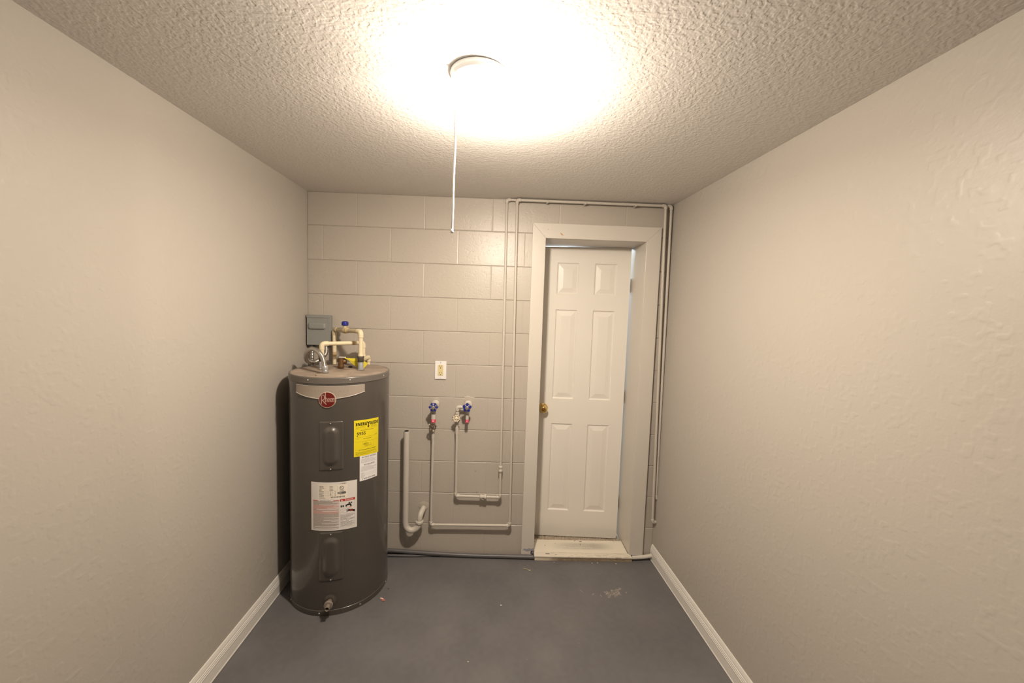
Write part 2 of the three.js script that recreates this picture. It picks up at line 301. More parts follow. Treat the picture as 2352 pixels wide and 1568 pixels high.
// the six-panel door, a little ajar into the hall
{
  const HX = 1.931, HZ = -0.214, LEFT = -0.590, TOP = 1.9955;
  const d = struct('door_1', 'white six-panel door standing slightly ajar with a brass knob', [HX, 0, HZ]); d.rotation.y = -0.044;
  origin.set(d, [0, 0, 0]);
  const cols = [[-0.4855, -0.3415], [-0.2365, -0.0905]], rows = [[0.19, 0.803], [0.977, 1.5825], [1.686, 1.8935]];
  const sh = new THREE.Shape([[LEFT, 0.002], [0, 0.002], [0, TOP + 0.0065], [LEFT, TOP]].map((p) => new THREE.Vector2(...p)));
  for (const [a, b] of cols) for (const [e, f] of rows) sh.holes.push(new THREE.Path([[a, e], [a, f], [b, f], [b, e]].map((p) => new THREE.Vector2(...p))));
  part(d, 'slab', boxUV(new THREE.ExtrudeGeometry(sh, { depth: 0.0345, bevelEnabled: false }).translate(0, 0, -0.0345)), doorPaint);
  const rings = [[0, 0], [0.003, -0.0045], [0.007, -0.0075], [0.0115, -0.0075], [0.041, -0.0012], [0.0425, -0.0012]];
  for (const [a, b] of cols) for (const [e, f] of rows) {
    const t = [], C = (i) => { const [s, z] = rings[i]; return [[a + s, e + s, z], [b - s, e + s, z], [b - s, f - s, z], [a + s, f - s, z]]; };
    for (let i = 0; i < rings.length - 1; i++) { const o = C(i), n = C(i + 1); for (let k = 0; k < 4; k++) { const l = (k + 1) % 4; t.push([o[k], o[l], n[l]], [o[k], n[l], n[k]]); } }
    const n = C(rings.length - 1); t.push([n[0], n[1], n[2]], [n[0], n[2], n[3]]);
    part(d, 'door_panel', merge(tris(t), boxUV(box(a, b, e, f, -0.033, -0.012))), doorPaint);
  }
  const K = [-0.545, 0.909];
  const k = part(d, 'door_knob', latheAt([[0, 0], [0.0315, 0.0], [0.0325, 0.002], [0.029, 0.006], [0.016, 0.009], [0.0115, 0.013], [0.0115, 0.022], [0.017, 0.028], [0.0255, 0.036], [0.0275, 0.044], [0.026, 0.052], [0.021, 0.058], [0.0145, 0.061], [0.013, 0.0595], [0, 0.0595]], [K[0], K[1], 0], [0, 0, 1], 40), brass, 'round polished brass knob');
  part(k, 'lock_button', latheAt([[0, 0], [0.0085, 0], [0.0085, 0.004], [0.007, 0.0055], [0.003, 0.0055], [0.0028, 0.0045], [0, 0.0045]], [K[0], K[1], 0.0594], [0, 0, 1], 24), M(0.45, 0.22, 0.06, 0.3, { metalness: 1 }));
  for (const y of [0.25, 1.0, 1.76]) part(d, 'hinge', cyl([0.004, y - 0.045, -0.038], [0.004, y + 0.045, -0.038], 0.006), brass);
}
// the hall beyond the door
{
  const c = struct('floor_2', 'beige carpeted floor of the hall behind the door');
  part(c, 'carpet_base', box(0.6, 2.6, -0.12, -0.009, -2.0, 0), M(0.44, 0.38, 0.30, 0.95));
  const g = new THREE.ConeGeometry(0.0016, 0.011, 4).translate(0, 0.0055, 0), N = 5200, tuft = new THREE.InstancedMesh(g, M(0.62, 0.53, 0.42, 0.95), N), q = new THREE.Object3D(), col = new THREE.Color();
  for (let i = 0; i < N; i++) {
    const edge = i < 260; q.position.set(DX0 + rnd() * (DX1 - DX0), edge ? 0.027 : -0.0095, edge ? -0.132 - rnd() * 0.006 : -0.125 - rnd() * 0.2);
    if (!edge && q.position.z > -0.134) q.position.z -= 0.02;
    q.rotation.set((rnd() - 0.5) * 0.9, rnd() * 6, (rnd() - 0.5) * 0.9); q.scale.setScalar(0.8 + rnd() * 0.7); q.updateMatrix(); tuft.setMatrixAt(i, q.matrix);
    const k = 0.7 + rnd() * 0.5; tuft.setColorAt(i, col.setRGB(k, k, k));
  }
  tuft.name = 'carpet_pile'; tuft.userData.kind = 'stuff'; c.add(tuft);
  const w = struct('wall_hall', 'pale walls of the hall behind the door');
  part(w, 'plasterboard', merge(box(0.6, 0.7, -0.012, 2.4, -2.0, -0.27), box(2.5, 2.6, -0.012, 2.4, -2.0, -0.27), box(0.6, 2.6, -0.012, 2.4, -2.1, -2.0), box(0.6, DX0 - 0.012, -0.012, 2.4, -0.27, -0.205), box(DX1 + 0.012, 2.6, -0.012, 2.4, -0.27, -0.205), box(DX0 - 0.012, DX1 + 0.012, DY + 0.012, 2.4, -0.27, -0.205)), hallPaint);
  const k = struct('ceiling_2', 'white ceiling of the hall behind the door'); part(k, 'plasterboard', box(0.6, 2.6, 2.4, 2.5, -2.1, -0.205), hallPaint);
  const glow = M(0.9, 0.9, 0.9, 0.5); glow.emissive = HALL_COLOR.clone(); glow.emissiveIntensity = 3;
  const h = thing('hall_light', 'cool white ceiling lamp in the hall behind the door', 'lamp', [1.72, 2.4, -1.4]);
  part(h, 'lamp_base', latheAt([[0, 0], [0.12, 0], [0.12, -0.02], [0, -0.02]], [1.72, 2.399, -1.4]), white);
  part(h, 'lamp_diffuser', latheAt([[0.11, 0], [0.105, -0.03], [0.08, -0.055], [0.04, -0.068], [0, -0.072]], [1.72, 2.379, -1.4]), glow);
  const l = new THREE.PointLight(HALL_COLOR, HALL_POWER, 0, 2); l.position.set(0, -0.055, 0); l.castShadow = true; l.shadow.radius = 3; h.add(l);
}

// ---------------------------------------------------------------- ceiling light with its pull cord
{
  const B = [1.006, CY, 1.22];
  const t = thing('ceiling_light', 'round white ceiling light with lit frosted shade and long pull cord', 'ceiling light', B);
  part(t, 'lamp_base', latheAt([[0, 0], [0.0835, 0], [0.084, -0.0025], [0.0825, -0.004], [0.082, -0.009], [0.080, -0.0105], [0.0765, -0.0165], [0.071, -0.0195], [0, -0.020]], [B[0], B[1], B[2]], [0, 1, 0], 64), M(0.9, 0.92, 0.95, 0.4));
  const glow = M(0.9, 0.9, 0.88, 0.4); glow.emissive = LAMP_COLOR.clone().lerp(new THREE.Color(1, 1, 1), 0.5); glow.emissiveIntensity = LAMP_GLOW;
  const sh = new THREE.SphereGeometry(1, 48, 32); sh.scale(0.108, 0.053, 0.072); sh.rotateZ(-0.04); sh.translate(1.035, 2.160, 1.212);
  part(t, 'lamp_shade', sh, glow, 'lit frosted glass shade');
  for (const a of [3.55]) part(t, 'thumb_screw', merge(latheAt([[0, 0], [0.0045, 0], [0.0045, 0.004], [0.003, 0.006], [0, 0.0065]], [B[0] + 0.077 * Math.cos(a), B[1] - 0.0145, B[2] - 0.077 * Math.sin(a)], [Math.cos(a), 0, -Math.sin(a)], 14)), white);
  const cord = part(t, 'pull_cord', tube([[0.9385, 2.196, 1.2], [0.9365, 2.12, 1.2], [0.9370, 2.03, 1.2005], [0.9350, 1.95, 1.2], [0.9348, 1.87, 1.1998], [0.9336, 1.79, 1.2]], 0.0034, 60, 10), M(0.82, 0.81, 0.78, 0.6), 'thin white pull cord');
  part(cord, 'cord_end', latheAt([[0, 0], [0.004, 0.0005], [0.0052, 0.004], [0.0045, 0.009], [0.0028, 0.014], [0, 0.0145]], [0.9335, 1.783, 1.2]), M(0.85, 0.85, 0.83, 0.3));
  const l = new THREE.PointLight(LAMP_COLOR, LAMP_POWER, 0, 2); l.position.set(LAMP_AT[0] - B[0], LAMP_AT[1] - B[1], LAMP_AT[2] - B[2]); l.castShadow = true; l.shadow.radius = 2; l.shadow.mapSize.set(2048, 2048); if (LAMP_POWER > 0) t.add(l);
  // most of the lamp's light leaves the underside of its shade
  RectAreaLightUniformsLib.init();
  const d = new THREE.RectAreaLight(LAMP_COLOR, LAMP_DOWN / (0.08 * 0.08), 0.08, 0.08); d.position.set(LAMP_AT[0] - B[0], 2.086 - B[1], LAMP_AT[2] - B[2]); d.rotation.x = -1.5; if (LAMP_DOWN > 0) t.add(d);
}

// ---------------------------------------------------------------- water heater
const RAD = Math.PI / 180;
const onJ = (a, y, off) => [HC[0] + (HR + off) * Math.sin(a), y, HC[1] + (HR + off) * Math.cos(a)];
// a sheet wrapped on the jacket: a0..a1 degrees, top and bottom may be functions of u; h(u, v) is its height over the jacket
function wrap(a0, a1, bot, top, h, nu = 40, nv = 8, span) {
  const f = (x, u) => typeof x === 'function' ? x(u) : x, pos = [], uv = [], idx = [], W = nu + 3, H = nv + 3;
  for (let j = -1; j <= nv + 1; j++) for (let i = -1; i <= nu + 1; i++) {
    const u = Math.min(1, Math.max(0, i / nu)), v = Math.min(1, Math.max(0, j / nv)), rim = i < 0 || j < 0 || i > nu || j > nv;
    let s = u; if (span) s = 0.5 + (u - 0.5) * span(v);
    const a = (a0 + (a1 - a0) * s) * RAD, y0 = f(bot, s), y1 = f(top, s);
    pos.push(...onJ(a, y0 + (y1 - y0) * v, rim ? -0.002 : h(s, v))); uv.push(s, v);
  }
  for (let j = 0; j < H - 1; j++) for (let i = 0; i < W - 1; i++) { const k = j * W + i; idx.push(k, k + 1, k + W + 1, k, k + W + 1, k + W); }
  const g = new THREE.BufferGeometry(); g.setAttribute('position', new THREE.Float32BufferAttribute(pos, 3)); g.setAttribute('uv', new THREE.Float32BufferAttribute(uv, 2)); g.setIndex(idx);
  const n = g.toNonIndexed(); n.computeVertexNormals();
  // smooth the sheet but keep its rim sharp
  const P = n.attributes.position, N = n.attributes.normal, m = new Map(), key = (i) => `${P.getX(i).toFixed(5)},${P.getY(i).toFixed(5)},${P.getZ(i).toFixed(5)}`;
  for (let i = 0; i < P.count; i++) { const q = key(i); (m.get(q) ?? m.set(q, []).get(q)).push(i); }
  const src = N.array.slice();
  for (const l of m.values()) for (const i of l) { let x = 0, y = 0, z = 0; for (const k of l) { const dd = src[i * 3] * src[k * 3] + src[i * 3 + 1] * src[k * 3 + 1] + src[i * 3 + 2] * src[k * 3 + 2]; if (dd > 0.6) { x += src[k * 3]; y += src[k * 3 + 1]; z += src[k * 3 + 2]; } } const q = Math.hypot(x, y, z) || 1; N.setXYZ(i, x / q, y / q, z / q); }
  return n;
}
const screwOn = (a, y, off = 0, r = 0.0042) => latheAt([[0, -0.002], [r, -0.002], [r, 0.0008], [r * 0.7, 0.0026], [r * 0.3, 0.003], [0, 0.003]], onJ(a * RAD, y, off), [Math.sin(a * RAD), 0, Math.cos(a * RAD)], 14);
{
  const t = thing('water_heater', 'tall grey-brown cylindrical water heater with labels on its front', 'water heater', [HC[0], 0, HC[1]]);
  const c = [HC[0], 0, HC[1]];
  part(t, 'tank_jacket', latheAt([[HR - 0.002, 0.026], [HR - 0.0006, 0.03], [HR - 0.0006, 1.178], [HR - 0.002, 1.182]], c, [0, 1, 0], 128), jacket);
  const lid = part(t, 'top_rim', latheAt([[HR - 0.004, 1.1795], [HR + 0.0012, 1.1795], [HR + 0.0018, 1.181], [HR + 0.0018, 1.1835], [HR + 0.0006, 1.185], [HR + 0.0006, 1.204], [HR - 0.001, 1.2085], [HR - 0.004, T - 0.0002], [HR - 0.008, T - 0.001]], c, [0, 1, 0], 128), lidPaint, 'rolled metal rim around the top');
  for (const a of [-59, -14, 31.3, 77.7, 122, 167, 212, 257]) part(lid, 'screw', screwOn(a, 1.1955), screwSteel);
  const dustMap = canvasTex(768, 768, (x, w) => {
    x.fillStyle = '#96877a'; x.fillRect(0, 0, w, w); const im = x.getImageData(0, 0, w, w), d = im.data;
    for (let yy = 0, i = 0; yy < w; yy++) for (let xx = 0; xx < w; xx++, i += 4) { const k = 0.9 + 0.22 * vn(n24, xx / w * 0.5, yy / w * 0.5) + 0.14 * (vn(n150, xx / w * 0.7, yy / w * 0.7) - 0.5); d[i] *= k; d[i + 1] *= k; d[i + 2] *= k; }
    x.putImageData(im, 0, 0);
    const P = (X, Z) => [((X - HC[0]) / 0.5 + 0.5) * w, ((Z - HC[1]) / 0.5 + 0.5) * w];
    for (const [X, Z, a, bb, c] of [[0.20, 0.222, 44, 30, '#6b573f'], [0.235, 0.245, 40, 16, '#6f5a3c'], [0.262, 0.21, 30, 14, '#7a6248'], [0.3166, 0.245, 40, 30, '#75614b'], [0.112, 0.262, 40, 26, '#6f5c48'], [0.285, 0.285, 24, 7, '#ad9a80'], [0.35, 0.21, 26, 10, '#b3a28a'], [0.24, 0.15, 60, 12, '#80684e'], [0.28, 0.13, 40, 10, '#8a6a50'], [0.227, 0.41, 26, 5, '#4f3a28']]) { x.fillStyle = c; x.globalAlpha = 0.6; x.beginPath(); x.ellipse(...P(X, Z), a, bb, 0.15, 0, 7); x.fill(); x.globalAlpha = 1; }
  });
  {
    const g = clean(latheAt([[0, T - 0.0012], [HR - 0.006, T - 0.0012], [HR - 0.006, T - 0.02]], c, [0, 1, 0], 96)), p = g.attributes.position, u = g.attributes.uv;
    for (let i = 0; i < p.count; i++) u.setXY(i, (p.getX(i) - HC[0]) / 0.5 + 0.5, 0.5 - (p.getZ(i) - HC[1]) / 0.5);
    part(t, 'top_plate', g, M(0.98, 0.98, 0.98, 0.75, { map: dustMap }), 'dusty flat top');
  }
  const ring = part(t, 'bottom_rim', latheAt([[HR - 0.01, 0], [HR + 0.0005, 0.0], [HR + 0.0016, 0.003], [HR + 0.0016, 0.025], [HR + 0.0008, 0.028], [HR - 0.003, 0.0285]], c, [0, 1, 0], 128), jacket);
  for (const a of [-51, -1.6, 43.4, 88, 135, 180, 225, 270]) part(ring, 'screw', screwOn(a, 0.014, 0.001, 0.0036), screwSteel);
  // embossed access covers
  for (const [y0, y1, s] of [[0.752, 0.996, 0], [0.184, 0.437, 1]]) {
    const w = 0.1115, h = y1 - y0, rc = 0.012;
    const emboss = (u, v) => {
      const x = (u - 0.5) * w, y = (v - 0.5) * h, cap = h / 2 - 0.062, dy = Math.max(0, Math.abs(y) - cap), d = Math.hypot(x, dy);
      const ex = w / 2 - Math.abs(x), ey = h / 2 - Math.abs(y), e = Math.min(ex, ey);
      return 0.0008 + 0.0035 * sst(0, 0.005, e) + 0.0125 * (1 - sst(0.015, 0.041, d));
    };
    const span = (v) => { const y = Math.min(v, 1 - v) * h; return y >= rc ? 1 : 1 - 2 * (rc - Math.sqrt(Math.max(0, rc * rc - (rc - y) ** 2))) / w; };
    const p = part(t, 'access_cover', wrap(-1.0, 24.6, y0, y1, emboss, 44, 96, span), jacket, s ? 'lower embossed access cover' : 'upper embossed access cover');
    for (const y of [y1 - 0.0095, y0 + 0.0075]) part(p, 'screw', screwOn(11.4, y, 0.005, 0.0034), screwSteel);
  }
  // name plate
  const plate = wrap(-31, 47.7, (u) => 1.1068 + 0.0242 * Math.min(1, Math.abs(u - 0.48) / 0.5) ** 2, 1.1683, () => 0.0024, 64, 6);
  const np = part(t, 'name_plate', plate, M(0.98, 0.98, 0.98, 0.26, { metalness: 0.25, map: canvasTex(1024, 200, (x, w, h) => {
    x.fillStyle = '#a79b8f'; x.fillRect(0, 0, w, h);
    x.font = 'bold 58px sans-serif'; x.textAlign = 'center'; x.textBaseline = 'middle'; x.fillStyle = '#aea297'; x.fillText('P E R F O R M A N C E', 512, 88); x.fillStyle = '#9f9388'; x.fillText('P E R F O R M A N C E', 511, 86); }) }), 'silver name plate with curved lower edge');
  part(np, 'plate_edge', wrap(-31, 47.7, (u) => 1.1050 + 0.0242 * Math.min(1, Math.abs(u - 0.48) / 0.5) ** 2, (u) => 1.1092 + 0.0242 * Math.min(1, Math.abs(u - 0.48) / 0.5) ** 2, (u, v) => 0.0024 + 0.0018 * Math.sin(Math.PI * v), 64, 6), M(0.42, 0.38, 0.345, 0.18));
  part(np, 'plate_edge', wrap(-31, 47.7, 1.1668, 1.1694, (u, v) => 0.0024 + 0.001 * Math.sin(Math.PI * v), 64, 4), M(0.40, 0.36, 0.325, 0.18));
  {                                                                   // round emblem
    const R = 0.0395, a0 = 8 * RAD, y0 = 1.1032, pos = [], uv = [], t2 = [];
    const at = (r, q, o) => onJ(a0 + r * Math.cos(q) / HR, y0 + r * Math.sin(q), o);
    const rr = [[0.0001, 0.0046], [R * 0.5, 0.0046], [R * 0.9, 0.0046], [R * 0.98, 0.0042], [R, 0.003], [R, -0.002]];
    for (let i = 0; i < rr.length - 1; i++) for (let k = 0; k < 48; k++) {
      const A = k / 48 * 2 * Math.PI, B = (k + 1) / 48 * 2 * Math.PI, c4 = [[rr[i], A], [rr[i + 1], A], [rr[i + 1], B], [rr[i], B]].map(([[r, o], q]) => [at(r, q, o), [0.5 + 0.5 * r / R * Math.cos(q), 0.5 + 0.5 * r / R * Math.sin(q)]]);
      for (const n of [0, 1, 2, 0, 2, 3]) { pos.push(...c4[n][0]); uv.push(...c4[n][1]); }
    }
    const g = new THREE.BufferGeometry(); g.setAttribute('position', new THREE.Float32BufferAttribute(pos, 3)); g.setAttribute('uv', new THREE.Float32BufferAttribute(uv, 2)); g.computeVertexNormals();
    const em = canvasTex(512, 512, (x, w) => {
      x.fillStyle = '#b3a595'; x.fillRect(0, 0, w, w); x.fillStyle = '#641a17'; x.beginPath(); x.arc(256, 256, 236, 0, 7); x.fill();
      x.strokeStyle = '#b0958a'; x.fillStyle = '#b0958a'; x.lineCap = 'butt'; x.lineWidth = 25;
      x.beginPath(); x.moveTo(80, 398); x.bezierCurveTo(92, 360, 92, 160, 88, 128); x.stroke();                       // R
      x.lineWidth = 21; x.beginPath(); x.moveTo(62, 118); x.bezierCurveTo(150, 76, 188, 130, 180, 190); x.bezierCurveTo(174, 242, 140, 262, 104, 268); x.stroke();
      x.lineWidth = 25; x.beginPath(); x.moveTo(118, 268); x.bezierCurveTo(150, 300, 190, 360, 238, 398); x.stroke();
      x.lineWidth = 24; x.beginPath(); x.moveTo(206, 24); x.lineTo(206, 326); x.stroke();                             // h
      x.lineWidth = 18; x.beginPath(); x.moveTo(206, 215); x.bezierCurveTo(240, 186, 258, 200, 256, 232); x.lineTo(256, 326); x.stroke();
      for (const ex of [305, 372]) { x.lineWidth = 15; x.beginPath(); x.ellipse(ex, 260, 27, 56, 0, 0.75, 6.25); x.stroke(); x.beginPath(); x.moveTo(ex - 24, 262); x.lineTo(ex + 30, 262); x.stroke(); }
      x.lineWidth = 14; for (const mx of [414, 446, 478]) { x.beginPath(); x.moveTo(mx, 204); x.lineTo(mx, 326); x.stroke(); } x.beginPath(); x.moveTo(412, 206); x.lineTo(485, 206); x.stroke();
    });
    part(t, 'emblem', g, M(0.98, 0.98, 0.98, 0.3, { map: em }), 'round dark red emblem with silver lettering');
  }
  const paper = (map, r = 0.5) => M(0.98, 0.98, 0.98, r, { map });
  const lines = (x, x0, x1, y0, n, dy, col, lh, ragged = 0.3) => { x.fillStyle = col; for (let i = 0; i < n; i++) { let px = x0; const end = x1 - (rnd() < 0.4 ? rnd() * ragged * (x1 - x0) : 0); while (px < end) { const w = 6 + rnd() * 26; x.fillRect(px, y0 + i * dy, Math.min(w, end - px), lh); px += w + 5; } } };
  part(t, 'energy_label', wrap(35.6, 67.7, (u) => 0.8049 - 0.0085 * u, (u) => 0.9897 - 0.0075 * u, () => 0.0009, 30, 6), paper(canvasTex(640, 850, (x, w, h) => {
    x.fillStyle = '#decb1c'; x.fillRect(0, 0, w, h); x.fillStyle = '#161408'; x.textBaseline = 'alphabetic';
    x.save(); x.translate(36, 128); x.scale(0.87, 1); x.font = 'bold 96px sans-serif'; x.lineWidth = 5; x.strokeStyle = '#161408'; x.fillText('ENERG', 0, 0); x.strokeText('ENERG', 0, 0); x.fillText('GUIDE', 386, 0); x.strokeText('GUIDE', 386, 0); x.restore();
    x.lineWidth = 22; x.beginPath(); x.moveTo(308, 52); x.lineTo(341, 96); x.lineTo(374, 52); x.moveTo(341, 90); x.lineTo(341, 168); x.stroke();
    x.beginPath(); x.moveTo(308, 155); x.lineTo(374, 155); x.lineTo(341, 194); x.fill();
    lines(x, 38, 270, 152, 2, 22, 'rgba(40,36,0,0.55)', 7); lines(x, 410, 590, 146, 3, 18, 'rgba(40,36,0,0.55)', 6);
    x.fillStyle = 'rgba(40,36,0,0.6)'; x.fillRect(20, 206, 600, 3); lines(x, 150, 480, 236, 1, 20, 'rgba(30,28,0,0.8)', 10, 0);
    x.fillStyle = '#161408'; x.font = 'bold 98px sans-serif'; x.fillText('$555', 60, 350); x.beginPath(); x.moveTo(58, 362); x.lineTo(90, 362); x.lineTo(74, 392); x.fill();
    x.fillRect(66, 404, 520, 3); lines(x, 60, 110, 430, 1, 20, 'rgba(30,28,0,0.7)', 8, 0); lines(x, 540, 590, 380, 1, 20, 'rgba(30,28,0,0.8)', 10, 0); lines(x, 215, 430, 442, 1, 20, 'rgba(30,28,0,0.75)', 10, 0);
    x.fillRect(20, 506, 600, 2); x.strokeStyle = 'rgba(40,36,0,0.6)'; x.lineWidth = 2; x.strokeRect(200, 520, 290, 130); x.font = 'bold 62px sans-serif'; x.fillText('4622', 214, 594); lines(x, 385, 420, 576, 1, 9, 'rgba(30,28,0,0.8)', 9, 0); lines(x, 240, 430, 616, 1, 9, 'rgba(30,28,0,0.7)', 9, 0);
    lines(x, 100, 560, 700, 1, 18, 'rgba(25,22,0,0.85)', 12, 0); lines(x, 40, 560, 750, 4, 20, 'rgba(40,36,0,0.6)', 8, 0.5);
  })), 'bright yellow energy label');
  part(t, 'return_label', wrap(42.3, 66.2, (u) => 0.6722 - 0.0035 * u, (u) => 0.8075 - 0.0065 * u, () => 0.0004, 24, 6), paper(canvasTex(420, 680, (x, w, h) => {
    x.fillStyle = '#e6e2e2'; x.fillRect(0, 0, w, h); x.fillStyle = '#26262a'; x.textAlign = 'center'; x.save(); x.scale(0.86, 1); x.font = 'bold 50px sans-serif'; x.fillText('DO NOT RETURN', 244, 84); x.fillText('NO REGRESE', 250, 288); x.restore();
    lines(x, 26, 396, 108, 6, 20, 'rgba(60,58,64,0.55)', 7, 0.4); lines(x, 26, 396, 312, 7, 19, 'rgba(60,58,64,0.55)', 7, 0.4); lines(x, 26, 110, 470, 7, 19, 'rgba(60,58,64,0.6)', 7, 0.5); lines(x, 110, 380, 486, 3, 30, 'rgba(60,58,64,0.4)', 4, 0);
    x.fillStyle = '#26262a'; x.font = 'bold 44px sans-serif'; x.fillText('1-800-279-4566', 205, 650);
  })), 'small white return notice');
  part(t, 'rating_label', wrap(-10.3, 39.3, (u) => 0.4483 - 0.0086 * u, (u) => 0.6938 - 0.0075 * u, () => 0.0006, 40, 6), paper(canvasTex(900, 1020, (x, w, h) => {
    x.fillStyle = '#ded8d4'; x.fillRect(0, 0, w, h); x.fillStyle = '#e9e0d2'; x.fillRect(150, 46, 560, 300);
    const grey = 'rgba(50,48,46,0.75)';
    lines(x, 172, 260, 84, 9, 26, grey, 12, 0.7); lines(x, 372, 440, 84, 4, 26, grey, 11, 0.4); lines(x, 382, 402, 190, 4, 26, grey, 12, 0); lines(x, 470, 490, 190, 4, 26, grey, 12, 0); x.fillStyle = 'rgba(50,48,46,0.45)'; for (const y of [72, 176, 218, 270]) x.fillRect(170, y, 345, 2); for (const y of [120, 124, 340]) x.fillRect(170, y, 120, 2); for (const px of [345, 432]) x.fillRect(px, 176, 2, 120); x.fillRect(514, 72, 2, 200);
    x.fillStyle = '#4c4a48'; for (let i = 0; i < 18; i++) x.fillRect(570 + i * 7, 24, rnd() < 0.6 ? 5 : 2, 22);
    x.lineWidth = 9; x.strokeStyle = '#33322f'; x.beginPath(); x.arc(600, 128, 36, 0, 7); x.stroke(); x.fillStyle = '#33322f'; x.font = 'bold 40px sans-serif'; x.textAlign = 'center'; x.fillText('U', 588, 136); x.fillText('L', 612, 150);
    lines(x, 560, 640, 178, 2, 12, grey, 6, 0); x.fillStyle = '#2c2b29'; x.beginPath(); x.roundRect(526, 208, 154, 44, 16); x.fill(); x.fillStyle = '#b8b4ae'; x.beginPath(); x.roundRect(536, 216, 62, 28, 8); x.fill(); x.fillStyle = '#2c2b29'; x.font = 'bold 22px sans-serif'; x.fillText('AHRI', 567, 238); x.fillStyle = '#b8b4ae'; x.font = 'bold 15px sans-serif'; x.fillText('CERTIFIED', 637, 236); lines(x, 560, 640, 262, 1, 12, grey, 5, 0);
    x.fillStyle = '#2c2b29'; for (let i = 0; i < 46; i++) x.fillRect(392 + i * 5.8, 296, rnd() < 0.5 ? 4 : 2, 30);
    x.fillStyle = 'rgba(50,48,46,0.6)'; lines(x, 172, 290, 320, 2, 12, 'rgba(50,48,46,0.5)', 5, 0);
    // text block on the left
    x.fillStyle = '#c9beb6'; x.fillRect(40, 386, 510, 588); x.fillStyle = '#c05a50'; x.fillRect(40, 376, 100, 16); x.fillRect(440, 376, 106, 16); lines(x, 190, 390, 380, 1, 10, grey, 12, 0);
    for (let i = 0; i < 50; i++) { const y = 400 + i * 11.4, red = (i > 6 && i < 14) || (i > 16 && i < 23); lines(x, 44, 545, y, 1, 11, red ? 'rgba(195,88,78,0.72)' : 'rgba(90,84,80,0.62)', 6.5, 0.15); }
    x.fillStyle = '#ded8d4'; for (const [a, b, y] of [[430, 550, 418], [160, 550, 466], [450, 550, 492], [320, 550, 530], [110, 550, 562], [230, 550, 604], [260, 550, 740], [250, 550, 790], [400, 550, 814], [220, 550, 862], [500, 550, 912], [80, 550, 928]]) x.fillRect(a, y, b - a, 12);
    // warning panel on the right
    x.strokeStyle = '#8d8782'; x.lineWidth = 3; x.strokeRect(568, 372, 292, 600); x.fillStyle = '#b3322b'; x.fillRect(568, 366, 292, 50); x.fillStyle = '#e6cfc8'; x.beginPath(); x.moveTo(580, 408); x.lineTo(604, 372); x.lineTo(628, 408); x.fill(); x.font = 'bold 40px sans-serif'; x.fillText('DANGER', 742, 406);
    x.strokeStyle = '#8d8782'; x.beginPath(); x.moveTo(572, 602); x.lineTo(700, 560); x.lineTo(838, 536); x.lineTo(838, 420); x.moveTo(590, 640); x.lineTo(760, 700); x.moveTo(590, 640); x.lineTo(700, 590); x.moveTo(572, 700); x.lineTo(858, 690); x.stroke();
    x.fillStyle = '#17150f'; for (const [a, b, r, q] of [[592, 520, 14, 24], [628, 520, 14, 24], [686, 516, 14, 26], [735, 494, 34, 16], [745, 462, 16, 14], [785, 466, 18, 14]]) { x.beginPath(); x.ellipse(a, b, r, q, 0, 0, 7); x.fill(); } x.fillRect(690, 494, 80, 24); x.beginPath(); x.moveTo(748, 482); x.quadraticCurveTo(790, 470, 792, 544); x.lineTo(764, 544); x.quadraticCurveTo(764, 510, 740, 512); x.fill();
    x.fillStyle = '#dc8b80'; x.fillRect(744, 552, 44, 18); x.strokeStyle = '#17150f'; x.lineWidth = 10; x.beginPath(); for (const [a, b] of [[690, 608], [686, 632], [694, 654], [712, 590]]) { x.moveTo(760, 622); x.lineTo(a, b); } x.stroke(); x.fillStyle = '#17150f'; x.beginPath(); x.ellipse(772, 626, 44, 26, 0.1, 0, 7); x.fill(); x.beginPath(); x.moveTo(770, 600); x.lineTo(858, 630); x.lineTo(858, 676); x.lineTo(790, 652); x.fill(); x.fillStyle = '#a2332b'; x.beginPath(); x.ellipse(785, 634, 40, 13, 0.2, 0, 7); x.fill(); x.fillStyle = '#cfc6c0'; x.beginPath(); x.ellipse(775, 598, 26, 14, 0.2, 0, 7); x.fill();
    lines(x, 580, 850, 712, 6, 20, 'rgba(45,42,40,0.75)', 8, 0.5); lines(x, 580, 850, 842, 6, 20, 'rgba(45,42,40,0.75)', 8, 0.6); lines(x, 40, 545, 984, 1, 10, grey, 8, 0);
  })), 'large white rating and warning label');
  // drain valve and its escutcheon
  const A = 10.5 * RAD, D = [Math.sin(A), 0, Math.cos(A)], y = 0.082, at = (o, dy = 0) => { const q = onJ(A, y + dy, o); return q; };
  const dv = part(t, 'drain_valve', merge(
    latheAt([[0, 0], [0.0115, 0], [0.0115, 0.03], [0.0175, 0.032], [0.0175, 0.042], [0.0105, 0.044], [0.0105, 0.058], [0.0118, 0.058], [0.0118, 0.066], [0.0085, 0.066], [0.0075, 0.05], [0, 0.05]], at(-0.003), D, 28)), M(0.21, 0.175, 0.14, 0.5), 'dull plastic drain valve');
  part(dv, 'valve_collar', latheAt([[0, -0.007], [0.0195, -0.007], [0.0215, -0.004], [0.0215, 0.004], [0.0195, 0.007], [0, 0.007]], at(0.034), D, 12), M(0.24, 0.20, 0.165, 0.5));
  part(dv, 'valve_bore', latheAt([[0, 0], [0.0076, 0], [0.0076, 0.0012], [0, 0.0012]], at(0.0495), D, 20), dark);
  part(t, 'valve_plate', wrap(10.5 - 7.6, 10.5 + 7.6, y - 0.0335, y + 0.0335, (u, v) => { const r = Math.hypot(u - 0.5, v - 0.5) * 2; return 0.001 + 0.006 * (1 - sst(0.45, 0.95, r)); }, 28, 28, (v) => Math.max(0.03, 2 * Math.sqrt(Math.max(0, 0.25 - (v - 0.5) ** 2)))), jacket);
